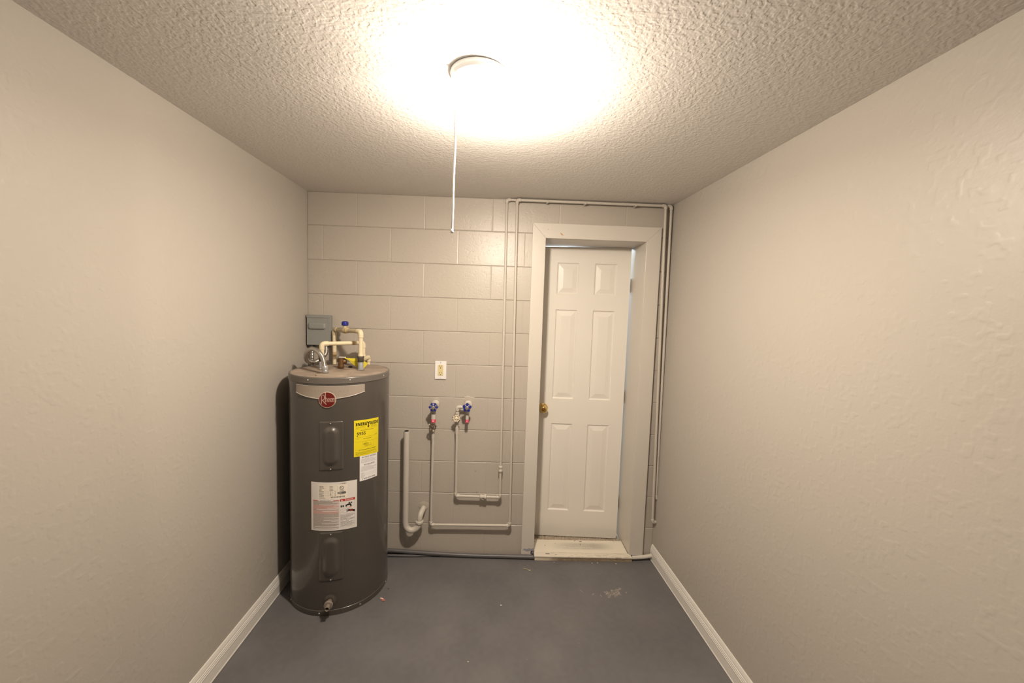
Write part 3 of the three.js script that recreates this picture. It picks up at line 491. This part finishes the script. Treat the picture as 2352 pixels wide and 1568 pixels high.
  // fittings that belong to the top
  const cover = new THREE.Shape([[0.178, -0.462], [0.186, -0.4705], [0.236, -0.4755], [0.285, -0.474], [0.302, -0.466], [0.31, -0.45], [0.3105, -0.40], [0.303, -0.383], [0.28, -0.3685], [0.23, -0.365], [0.20, -0.372], [0.184, -0.39]].map((p) => new THREE.Vector2(...p)));
  part(t, 'wiring_cover', new THREE.ExtrudeGeometry(cover, { depth: 0.003, bevelEnabled: true, bevelThickness: 0.001, bevelSize: 0.001, bevelSegments: 2 }).rotateX(-Math.PI / 2).translate(0, T - 0.0008, 0), M(0.33, 0.27, 0.205, 0.65), 'loose tan cover plate for the wiring');
  part(t, 'anode_cap', latheAt([[0, 0], [0.011, 0], [0.011, 0.006], [0.008, 0.008], [0, 0.008]], [0.2335, T - 0.001, 0.1661], [0, 1, 0], 6), dark);
  for (const [x, z, d] of [[0.112, 0.25, 0], [0.3166, 0.2338, 1]]) {
    const n = part(t, 'pipe_nipple', latheAt([[0, 0], [0.0205, 0], [0.0205, 0.004], [0.0145, 0.005], [0.0145, 0.046], [0, 0.046]], [x, T - 0.001, z]), greyNipple, 'grey threaded pipe nipple');
    part(n, 'coupling', latheAt([[0, 0], [0.0165, 0], [0.0165, 0.022], [0.0185, 0.0235], [0.0185, 0.030], [0.0155, 0.0315], [0, 0.0315]], [x, T + 0.043, z]), M(0.075, 0.062, 0.05, 0.55));
  }
  const rv = part(t, 'relief_valve', merge(latheAt([[0, 0], [0.015, 0], [0.0172, 0.006], [0.0165, 0.017], [0.0145, 0.021], [0.0145, 0.056], [0.013, 0.059], [0, 0.059]], [0.1962, T - 0.001, 0.2028]), latheAt([[0, 0], [0.0135, 0], [0.0135, 0.018], [0.0145, 0.02], [0.0145, 0.027], [0, 0.027]], [0.1962, T + 0.036, 0.2028], [0.75, 0, -0.66])), bronze, 'brown bronze relief valve');
  part(rv, 'test_lever', merge(rbox(0.186, 0.222, T + 0.0585, T + 0.0635, 0.1955, 0.2105, 0.0022)), white);
}
// grey disconnect box
{
  const X = [-0.0735, 0.067], Y = [1.316, 1.5005], D = 0.04;
  const t = thing('disconnect_box', 'grey metal electrical disconnect box on the block wall above the heater', 'electrical box', [0.002, 1.316, 0]);
  part(t, 'box_body', rbox(X[0] + 0.004, X[1] - 0.004, Y[0] + 0.006, Y[1] - 0.003, 0.0, D - 0.004, 0.003), boxGrey);
  const cv = part(t, 'box_cover', merge(rbox(X[0], X[1], Y[0] + 0.003, Y[1] - 0.016, D - 0.008, D, 0.0025), rbox(X[0] - 0.001, X[1] + 0.001, Y[1] - 0.018, Y[1], D - 0.02, D + 0.003, 0.002)), boxGrey);
  part(cv, 'cover_bulge', (() => { const s = new THREE.Shape(), w = 0.052, h = 0.0205, r = 0.0175; s.moveTo(-w + r, -h); s.lineTo(w - r, -h); s.quadraticCurveTo(w, -h, w, -h + r); s.lineTo(w, h - r); s.quadraticCurveTo(w, h, w - r, h); s.lineTo(-w + r, h); s.quadraticCurveTo(-w, h, -w, h - r); s.lineTo(-w, -h + r); s.quadraticCurveTo(-w, -h, -w + r, -h); return new THREE.ExtrudeGeometry(s, { depth: 0.002, bevelEnabled: true, bevelThickness: 0.013, bevelSize: 0.0125, bevelOffset: -0.0125, bevelSegments: 8 }).translate(-0.011, 1.4335, D - 0.002); })(), boxGrey, 'raised oblong bulge');
  part(cv, 'cover_latch', rbox(X[1] - 0.017, X[1] + 0.001, Y[1] - 0.05, Y[1] - 0.015, D - 0.004, D + 0.0015, 0.006), boxGrey);
  part(t, 'cable_hub', cyl([0.035, Y[0] - 0.012, 0.024], [0.035, Y[0] + 0.01, 0.024], 0.014), boxDark); part(t, 'cable_hub', cyl([-0.051, Y[0] - 0.008, 0.02], [-0.051, Y[0] + 0.01, 0.02], 0.0125), boxDark);
}
// flexible metal conduits
function flex(pts, r, pitch = 0.0058) {
  const c = curve(pts), L = c.getLength(), n = Math.round(L / pitch) * 4, fr = c.computeFrenetFrames(n, false), pos = [], idx = [], m = 16;
  for (let i = 0; i <= n; i++) { const p = c.getPointAt(i / n), k = r * (1 - 0.16 * (0.5 - 0.5 * Math.cos(i / 4 * 2 * Math.PI))); for (let j = 0; j <= m; j++) { const a = j / m * 2 * Math.PI, v = fr.normals[i].clone().multiplyScalar(Math.cos(a) * k).addScaledVector(fr.binormals[i], Math.sin(a) * k).add(p); pos.push(v.x, v.y, v.z); } }
  for (let i = 0; i < n; i++) for (let j = 0; j < m; j++) { const a = i * (m + 1) + j, b = a + m + 1; idx.push(a, a + 1, b + 1, a, b + 1, b); }
  const g = new THREE.BufferGeometry(); g.setAttribute('position', new THREE.Float32BufferAttribute(pos, 3)); g.setIndex(idx); g.computeVertexNormals(); return clean(g);
}
{
  const t = thing('flexible_conduit', 'looped ribbed metal conduit rising from the heater top to the grey box', 'conduit', [0.2022, T, 0.408]);
  part(t, 'conduit_hose', flex([[0.197, T + 0.036, 0.408], [0.194, 1.264, 0.407], [0.184, 1.292, 0.401], [0.161, 1.3135, 0.385], [0.127, 1.3265, 0.355], [0.085, 1.3235, 0.318], [0.046, 1.3005, 0.28], [0.022, 1.272, 0.243], [0.013, 1.2455, 0.205], [0.021, 1.2335, 0.165], [0.033, 1.2375, 0.13], [0.043, 1.252, 0.098], [0.048, 1.27, 0.066], [0.043, 1.29, 0.04], [0.035, 1.308, 0.026]], 0.0122), steel);
  const cn = part(t, 'conduit_connector', latheAt([[0, 0], [0.0155, 0], [0.0155, 0.014], [0.0135, 0.015], [0.0135, 0.019], [0.0165, 0.02], [0.0165, 0.037], [0.013, 0.04], [0, 0.04]], [0.2022, T + 0.002, 0.408], [-0.12, 1, 0]), zinc);
  part(cn, 'clamp_screw', latheAt([[0, 0], [0.0042, 0], [0.0042, 0.008], [0.0025, 0.01], [0, 0.01]], [0.187, T + 0.026, 0.413], [-1, 0, 0.35], 12), screwSteel);
  const s = thing('flexible_conduit', 'short straight ribbed conduit hanging from the grey box behind the loop', 'conduit', [-0.051, 1.12, 0.02]);
  part(s, 'conduit_hose', flex([[-0.051, 1.312, 0.02], [-0.0515, 1.26, 0.02], [-0.0525, 1.2, 0.02], [-0.053, 1.12, 0.02], [-0.053, 1.04, 0.02]], 0.0118, 0.009), steel);
}
// cream plastic supply pipes over the heater
{
  const r = 0.0112, R = 0.0138, E1 = [0.3166, 1.4195, 0.2338], E2 = [0.0915, 1.4165, 0.042], base = [0.3166, T + 0.074, 0.2338];
  const t = thing('cold_supply_pipe', 'cream plastic pipe with a blue-handled valve arching over the heater', 'pipe', [0.3166, T + 0.07, 0.2338]);
  const a = (f) => E1.map((v, i) => v + (E2[i] - v) * f);
  part(t, 'pipe', cyl([base[0], T + 0.07, base[2]], E1, r), cpvc);
  part(t, 'pipe', cyl(E1, E2, r), cpvcOld);
  part(t, 'pipe', cyl(E2, [0.0915, 0.95, 0.042], r), cpvc);
  part(t, 'elbow', elbow(E1, base, E2, R, 2.3), cpvc); part(t, 'elbow', elbow(E2, E1, [0.0915, 1, 0.042], R, 2.3), cpvcOld);
  part(t, 'adapter', cyl([base[0], T + 0.0735, base[2]], [base[0], T + 0.087, base[2]], 0.0145, 0.0138), cpvc);
  part(t, 'stain', cyl([0.0915, 1.255, 0.042], [0.0915, 1.283, 0.042], r + 0.0004), cpvcStain, 'brown stained band');
  const vb = a(0.58), ax = V(E2).sub(V(E1)).normalize().toArray(), off = (k) => vb.map((v, i) => v + ax[i] * k);
  const v = part(t, 'valve_body', merge(latheAt([[0.0112, -0.042], [0.0138, -0.042], [0.0138, -0.02], [0.0175, -0.012], [0.0185, 0], [0.0175, 0.012], [0.0138, 0.02], [0.0138, 0.042], [0.0112, 0.042]], vb, ax, 24), cyl(vb, [vb[0], vb[1] + 0.03, vb[2]], 0.012, 0.0105)), cpvcOld);
  part(v, 'glue_ring', latheAt([[0.0138, -0.004], [0.0152, -0.003], [0.0152, 0.003], [0.0138, 0.004]], off(-0.026), ax, 24), M(0.80, 0.64, 0.18, 0.4));
  part(v, 'valve_handle', latheAt([[0, 0], [0.0165, 0], [0.0185, 0.003], [0.0185, 0.017], [0.0165, 0.022], [0.010, 0.0255], [0, 0.026]], [vb[0], vb[1] + 0.0275, vb[2]], [0, 1, 0], 10), blue, 'dark blue valve handle');
  const F1 = [0.112, 1.3485, 0.25], F2 = [0.288, 1.3485, 0.115], F3 = [0.288, 1.2535, 0.115], F4 = [0.2855, 1.2535, 0.018];
  const h = thing('hot_supply_pipe', 'cream plastic pipe crossing from the heater inlet nipple behind the taller pipe', 'pipe', [0.112, T + 0.07, 0.25]);
  part(h, 'pipe', cyl([0.112, T + 0.068, 0.25], F1, r), cpvc); part(h, 'pipe', cyl(F1, F2, r), cpvc); part(h, 'pipe', cyl(F2, F3, r), cpvc); part(h, 'pipe', cyl(F3, F4, r), cpvc); part(h, 'pipe', cyl(F4, [0.2855, 1.0, 0.0125], 0.0095), cpvc);
  part(h, 'elbow', elbow(F1, [0.112, 1.2, 0.25], F2, R, 2.3), cpvc); part(h, 'elbow', elbow(F2, F1, F3, R, 2.0), cpvc); part(h, 'elbow', elbow(F3, F2, F4, R, 1.8), cpvc); part(h, 'elbow', elbow(F4, F3, [0.2855, 1, 0.018], 0.0125, 2.0), cpvc);
  const b = (f) => F1.map((x, i) => x + (F2[i] - x) * f);
  part(h, 'stain', cyl(b(0.72), b(0.79), r + 0.0004), cpvcStain, 'tan stained band');
}
// the warning tag that hangs from the relief valve
{
  const z = (x, k) => 0.196 + k, P = { a: [0.203, 1.2705, 0.2], b: [0.245, 1.2675, 0.203], c: [0.293, 1.2675, 0.2], d: [0.242, 1.2585, 0.213], e: [0.262, 1.237, 0.211], f: [0.293, 1.2145, 0.204], g: [0.29, 1.252, 0.212], h: [0.322, 1.257, 0.205], i: [0.345, 1.2405, 0.199], j: [0.324, 1.2125, 0.208], k: [0.306, 1.2125, 0.214] };
  const T3 = [['a', 'd', 'b'], ['b', 'd', 'g'], ['b', 'g', 'c'], ['d', 'e', 'g'], ['e', 'f', 'g'], ['f', 'k', 'g'], ['g', 'k', 'h'], ['g', 'h', 'c'], ['h', 'k', 'j'], ['h', 'j', 'i']];
  const f = T3.map((q) => q.map((n) => P[n])), bk = T3.map((q) => [...q].reverse().map((n) => [P[n][0], P[n][1], P[n][2] - 0.0006]));
  solo('warning_tag', 'crumpled yellow paper tag hanging beside the bronze relief valve', 'tag', tris([...f, ...bk]), tagYellow, [0.27, T, 0.2]);
}

// ---------------------------------------------------------------- socket
{
  const C = [0.7205, 1.1845], t = thing('wall_socket', 'white wall plate with an ivory double socket on the block wall', 'socket', [C[0], C[1], 0]);
  part(t, 'wall_plate', rbox(C[0] - 0.0345, C[0] + 0.0345, C[1] - 0.056, C[1] + 0.056, -0.001, 0.0062, 0.0025), M(0.80, 0.77, 0.77, 0.3));
  const f = part(t, 'receptacle', rbox(C[0] - 0.0168, C[0] + 0.0168, C[1] - 0.0335, C[1] + 0.0335, 0.004, 0.0078, 0.0012), ivory, 'ivory double receptacle');
  for (const s of [1, -1]) { const y = C[1] + s * 0.0205; part(f, 'slot', merge(box(C[0] - 0.0075, C[0] - 0.005, y + 0.001, y + 0.0095, 0.0068, 0.0081), box(C[0] + 0.005, C[0] + 0.0072, y + 0.002, y + 0.0088, 0.0068, 0.0081), cyl([C[0], y - 0.0065, 0.0068], [C[0], y - 0.0065, 0.0081], 0.0029)), dark); }
  for (const y of [0.0045, -0.0045]) part(f, 'test_button', rbox(C[0] - 0.008, C[0] + 0.008, C[1] + y - 0.003, C[1] + y + 0.003, 0.0062, 0.0084, 0.0008), ivory);
  for (const s of [1, -1]) part(t, 'screw', cyl([C[0], C[1] + s * 0.0478, 0.005], [C[0], C[1] + s * 0.0478, 0.0069], 0.003), screwSteel);
}

// ---------------------------------------------------------------- washing machine taps
function wheel(C, R, lobes, depth, phase, holeR, amp = 0.10) {                          // lobed hand wheel facing +z
  const s = new THREE.Shape(), N = 120; for (let i = 0; i <= N; i++) { const a = i / N * 2 * Math.PI, k = R * (1 - amp + amp * Math.cos(lobes * (a - phase))); s[i ? 'lineTo' : 'moveTo'](k * Math.cos(a), k * Math.sin(a)); }
  for (let i = 0; i < lobes; i++) { const a = phase + (i + 0.5) / lobes * 2 * Math.PI, h = new THREE.Path(); h.absellipse(R * 0.6 * Math.cos(a), R * 0.6 * Math.sin(a), R * holeR, R * holeR * 1.25, 0, Math.PI * 2, true, a); s.holes.push(h); }
  return new THREE.ExtrudeGeometry(s, { depth: depth * 0.4, bevelEnabled: true, bevelThickness: depth * 0.3, bevelSize: R * 0.05, bevelOffset: -R * 0.05, bevelSegments: 3, curveSegments: 10 }).translate(C[0], C[1], C[2] - depth / 2);
}
const redTag = (txt) => M(0.98, 0.98, 0.98, 0.5, { map: canvasTex(256, 64, (x, w, h) => { x.fillStyle = '#d3415f'; x.fillRect(0, 0, w, h); x.fillStyle = '#f2d6da'; x.font = 'bold 44px sans-serif'; x.textAlign = 'center'; for (const k of [0, 64, 128, 192, 256]) x.fillText(txt, k, 48); }) });
function tap(H, label, lobes, phase, sr, spoutX, txt) {                      // H: hub of the blue wheel
  const t = thing('wall_tap', label, 'tap', [H[0], H[1], 0]), x = spoutX, y = H[1] - 0.004;
  part(t, 'tap_body', merge(cyl([x, y, -0.002], [x, y, 0.075], 0.0135, 0.0145), latheAt([[0.0135, 0], [0.026, 0], [0.024, 0.005], [0.0135, 0.007]], [x, y, 0.0], [0, 0, 1]), cyl([x, y, 0.07], [x, y, 0.082], 0.0115, 0.009), cyl([H[0], H[1], 0.078], [H[0], H[1], 0.097], 0.004)), pipePaint, 'painted brass body');
  const s = part(t, 'spout', merge(cyl([x, y, 0.048], [x, y - 0.045, 0.062], sr * 0.95, sr), cyl([x, y - 0.045, 0.062], [x, y - 0.078, 0.064], sr, sr * 0.96)), pipePaint);
  part(s, 'spout_label', cyl([x, y - 0.0765, 0.0642], [x, y - 0.095, 0.0653], sr + 0.0004, sr + 0.0004, 28), redTag(txt), 'bright red band with white lettering');
  const w = part(t, 'hand_wheel', wheel([H[0], H[1], 0.1], 0.0275, lobes, 0.011, phase, 0.15), blue, 'deep blue hand wheel');
  part(w, 'hub_nut', merge(latheAt([[0, 0], [0.0112, 0], [0.0112, 0.005], [0.0085, 0.0062], [0.0072, 0.005], [0, 0.0045]], [H[0], H[1], 0.1045], [0, 0, 1], 24), cyl([H[0], H[1], 0.107], [H[0], H[1], 0.1125], 0.0032)), M(0.66, 0.62, 0.56, 0.35, { metalness: 0.9 }));
  return t;
}
tap([0.6965, 0.976], 'blue-handled wall tap with wide spout, nearer the thick drain standpipe', 6, 0, 0.0152, 0.693, 'N');
tap([0.896, 0.979], 'blue-handled wall tap with narrow spout under the patch of filler', 5, 0.25, 0.0098, 0.8955, 'S');

// ---------------------------------------------------------------- painted water pipes that run up, over the door and down the corner
const wheelMix = (w, C, R, n, ph, darkShare) => {                             // paint-spattered spokes
  for (let i = 0; i < n; i++) { const a = ph + i / n * 2 * Math.PI; part(w, 'wheel_lobe', new THREE.SphereGeometry(R * 0.2, 10, 8).scale(1, 1, 0.9).translate(C[0] + R * 0.98 * Math.cos(a), C[1] + R * 0.98 * Math.sin(a), C[2]), (i + 1) % n < darkShare * n ? splatDark : splat); }
};
{
  const r = 0.0078, R = 0.0105;
  // from the left tap
  const t = thing('water_pipe', 'beige painted water pipe from the left tap, running lowest along the wall', 'pipe', [0.684, 0.215, 0.04]);
  const a0 = [0.689, 0.885, 0.042], a1 = [0.6845, 0.2195, 0.041], a2 = [1.1745, 0.2235, 0.041], a3 = [1.1560, 2.2125, 0.040], a4 = [2.0385, 2.2125, 0.040], a5 = [2.0765, 0.262, 0.038], a6 = [2.112, 0.262, 0.030];
  const pts = [a0, a1, a2, a3, a4, a5, a6];
  for (let i = 0; i < 6; i++) part(t, 'pipe', cyl(pts[i], pts[i + 1], r), pipePaint);
  for (let i = 1; i < 6; i++) part(t, 'elbow', elbow(pts[i], pts[i - 1], pts[i + 1], R, 1.9), pipePaint);
  const wc = [0.690, 0.851, 0.075], vb = part(t, 'valve_body', merge(cyl([0.6888, 0.815, 0.0415], [0.6892, 0.89, 0.042], 0.0125), cyl([0.689, 0.851, 0.042], [0.69, 0.851, 0.07], 0.0105, 0.008)), splat); part(t, 'coupling', cyl([0.6885, 0.77, 0.0415], [0.6885, 0.80, 0.0415], 0.0098), pipePaint);
  const w = part(vb, 'hand_wheel', merge(new THREE.TorusGeometry(0.0185, 0.0038, 10, 30).translate(...wc), ...[0, 1, 2].map((i) => cyl([wc[0] + 0.0185 * Math.cos(i * 2.094 + 0.4), wc[1] + 0.0185 * Math.sin(i * 2.094 + 0.4), wc[2]], [wc[0], wc[1], wc[2] + 0.002], 0.0032)), latheAt([[0, -0.003], [0.0095, -0.003], [0.009, 0.004], [0.006, 0.006], [0, 0.006]], wc, [0, 0, 1], 20)), splatDark, 'dark paint-spattered hand wheel');
  void w; wheelMix(t, wc, 0.0215, 8, 0.2, 0.5);
  for (const [x, s] of [[1.335, 1], [1.56, 1], [1.86, 1]]) part(t, 'pipe_clip', merge(rbox(x - 0.006, x + 0.006, 2.2015, 2.2125, 0.0, 0.050, 0.003)), pipePaint);
  // from the right tap
  const u = thing('water_pipe', 'beige painted water pipe from the right tap, looping with union and coupling', 'pipe', [0.834, 0.4, 0.042]);
  const h = 0.041, b00 = [0.8955, 0.968, 0.044], b0 = [0.8335, 0.968, 0.044], b1 = [0.8345, 0.4085, h], b2 = [1.1085, 0.4045, h], b3 = [1.0955, 2.2165, 0.022], b4 = [2.0810, 2.2165, 0.020], b5 = [2.0940, 0.412, 0.026], b6 = [2.115, 0.412, 0.024];
  const pb = [b00, b0, b1, b2, b3, b4, b5, b6];
  for (let i = 0; i < 7; i++) part(u, 'pipe', cyl(pb[i], pb[i + 1], i < 1 ? 0.009 : r), pipePaint);
  for (let i = 1; i < 7; i++) part(u, 'elbow', elbow(pb[i], pb[i - 1], pb[i + 1], i < 2 ? 0.0115 : R, 1.9), pipePaint);
  part(u, 'union', merge(latheAt([[0, -0.021], [0.0125, -0.021], [0.0135, -0.018], [0.0135, -0.008], [0.0105, -0.006], [0.0105, 0.004], [0.0145, 0.006], [0.0145, 0.018], [0.0125, 0.021], [0, 0.021]], [1.005, 0.406, h], [1, 0, 0], 10), cyl([1.006, 0.402, h], [1.006, 0.388, h], 0.005)), pipePaint);
  part(u, 'coupling', merge(latheAt([[0, -0.024], [0.009, -0.022], [0.0135, -0.014], [0.0135, -0.006], [0.0095, -0.001], [0.0095, 0.004], [0.0135, 0.008], [0.013, 0.018], [0.009, 0.022], [0, 0.024]], [1.1072, 0.584, h - 0.002], [-0.007, 1, -0.01], 18)), pipePaint);
  const wd = [0.8325, 0.9065, 0.075], vc = part(u, 'valve_body', merge(cyl([0.8338, 0.872, 0.0435], [0.8336, 0.935, 0.044], 0.0125), cyl([0.8336, 0.9065, 0.044], [0.8325, 0.9065, 0.07], 0.0105, 0.008)), pipePaint); part(u, 'coupling', cyl([0.834, 0.80, 0.043], [0.8338, 0.84, 0.0435], 0.0108), pipePaint);
  part(vc, 'hand_wheel', merge(new THREE.TorusGeometry(0.0178, 0.0042, 10, 30).translate(...wd), ...[0, 1, 2, 3].map((i) => cyl([wd[0] + 0.0178 * Math.cos(i * 1.571), wd[1] + 0.0178 * Math.sin(i * 1.571), wd[2]], [wd[0], wd[1], wd[2] + 0.002], 0.004)), latheAt([[0, -0.003], [0.0105, -0.003], [0.0105, 0.004], [0.007, 0.006], [0, 0.0065]], wd, [0, 0, 1], 20)), splat, 'cream paint-spattered hand wheel');
  wheelMix(u, wd, 0.0218, 9, 0.1, 0.75);
}
// ---------------------------------------------------------------- standpipe and trap
{
  const t = thing('drain_pipe', 'thick beige standpipe with curved trap entering the block wall', 'drain pipe', [0.534, 0.2, 0.07]), r = 0.0182, z = 0.072;
  const o = (x, y, zz) => [x, y, zz];
  part(t, 'standpipe', merge(new THREE.CylinderGeometry(r, r, 0.565, 28, 1, true).translate(0.5345, 0.5375, z), new THREE.CylinderGeometry(r - 0.003, r - 0.003, 0.565, 28, 1, true).scale(-1, 1, 1).translate(0.5345, 0.5375, z), new THREE.RingGeometry(r - 0.003, r, 28).rotateX(-Math.PI / 2).translate(0.5345, 0.82, z)), pipePaint);
  part(t, 'trap_bend', tube([[0.5345, 0.27, z], [0.535, 0.245, z], [0.54, 0.222, z], [0.553, 0.205, z], [0.573, 0.1985, z - 0.002], [0.595, 0.205, z - 0.006], [0.611, 0.221, z - 0.01], [0.6175, 0.243, z - 0.012], [0.618, 0.262, z - 0.012]], r, 60, 22), pipePaint);
  part(t, 'slip_nut', latheAt([[0, -0.01], [0.0225, -0.01], [0.0255, -0.006], [0.0255, 0.004], [0.0225, 0.009], [0, 0.009]], [0.618, 0.247, z - 0.012], [0.03, 1, -0.02], 10), pipePaint);
  part(t, 'trap_arm', tube([[0.618, 0.25, z - 0.012], [0.6183, 0.265, z - 0.013], [0.6205, 0.283, z - 0.018], [0.625, 0.297, z - 0.031], [0.6285, 0.303, z - 0.048], [0.630, 0.305, -0.002]], 0.0172, 50, 22), pipePaint);
}
// ---------------------------------------------------------------- pipes on the floor
{
  solo('floor_conduit', 'grey painted pipe lying along the foot of the block wall, upper one', 'pipe', merge(tube([[-0.03, 0.043, 0.022], [0.2, 0.041, 0.022], [0.44, 0.036, 0.024], [0.62, 0.027, 0.026], [0.88, 0.0165, 0.028], [1.12, 0.0145, 0.03], [1.33, 0.0165, 0.034]], 0.0118, 60), latheAt([[0, 0], [0.0135, 0], [0.0135, 0.008], [0.010, 0.012], [0, 0.0125]], [1.329, 0.0165, 0.034], [1, 0, 0], 14)), greyPipe, [0.65, 0, 0.025]);
  solo('floor_conduit', 'grey painted pipe under the upper one, resting on the floor near the heater', 'pipe', tube([[-0.03, 0.0085, 0.028], [0.3, 0.0085, 0.030], [0.42, 0.0085, 0.032], [0.55, 0.0080, 0.031], [0.66, 0.0075, 0.024], [0.74, 0.0075, 0.012]], 0.0075, 50), greyPipe, [0.4, 0, 0.04]);
  solo('floor_pipe', 'short cream pipe between the door sill and the corner', 'pipe', tube([[1.962, 0.021, 0.028], [2.0, 0.021, 0.026], [2.05, 0.027, 0.026], [2.088, 0.034, 0.026]], 0.0118, 24), trimPaint, [2.02, 0, 0.027]);
}
// ---------------------------------------------------------------- litter on the floor
{
  const t = thing('paper_scrap', 'crumpled red and white wrapper beside the heater foot', 'wrapper', [0.4961, 0, 0.4004]);
  const cr = (s, ph) => { const g = new THREE.IcosahedronGeometry(1, 1), p = g.attributes.position; for (let i = 0; i < p.count; i++) { const a = p.getX(i), b = p.getY(i), c = p.getZ(i), k = 0.75 + 0.3 * Math.sin(a * 5 + ph) * Math.cos(c * 6 - ph) + 0.15 * Math.sin(b * 9); p.setXYZ(i, a * k * s, Math.max(-0.5, b * k) * s * 0.5, c * k * s * 0.7); } g.computeVertexNormals(); return clean(g); };
  part(t, 'wrapper_fold', cr(0.012, 1).translate(0.5045, 0.0035, 0.407), redPaper); part(t, 'wrapper_fold', cr(0.010, 2.3).translate(0.489, 0.003, 0.3945), M(0.68, 0.42, 0.36, 0.7)); part(t, 'wrapper_fold', cr(0.007, 4).translate(0.4975, 0.0045, 0.399), M(0.78, 0.66, 0.60, 0.7));
  solo('dry_leaf', 'tiny curled straw scrap on the floor in front of the sill', 'leaf', merge(tube([[1.2640, 0.0015, 0.124], [1.276, 0.003, 0.1275], [1.288, 0.004, 0.136], [1.298, 0.002, 0.141]], 0.0012, 20, 6), new THREE.SphereGeometry(0.0075, 10, 6).scale(1, 0.2, 0.45).rotateY(0.2).translate(1.3025, 0.0018, 0.141)), M(0.60, 0.50, 0.28, 0.7), [1.2907, 0, 0.1344]);
  const bit = (x, z, s, m, label, cat = 'debris') => solo('debris_chip', label, cat, (() => { const g = new THREE.DodecahedronGeometry(s, 0); g.scale(1, 0.5, 0.8); g.translate(x, s * 0.4, z); return clean(g); })(), m, [x, 0, z]);
  bit(1.1302, 0.4281, 0.0042, M(0.85, 0.83, 0.78, 0.5), 'single bright white crumb in the middle of the floor');
  bit(0.9866, 0.7676, 0.0042, M(0.45, 0.43, 0.40, 0.6), 'dull pale crumb on the floor nearest the camera');
  bit(0.505, 0.3177, 0.0035, dark, 'tiny black crumb by the heater foot');
  for (const [x, z, s, l] of [[1.70, 0.062, 0.004, 'plaster crumb under the middle of the door sill'], [1.735, 0.06, 0.005, 'larger plaster crumb under the middle of the door sill'], [1.85, 0.066, 0.005, 'plaster crumb under the hinge end of the door sill'], [1.46, 0.06, 0.003, 'small white crumb under the knob end of the door sill']]) bit(x, z, s, M(0.55, 0.47, 0.36, 0.7), l);
}
renderer.render(scene, camera);
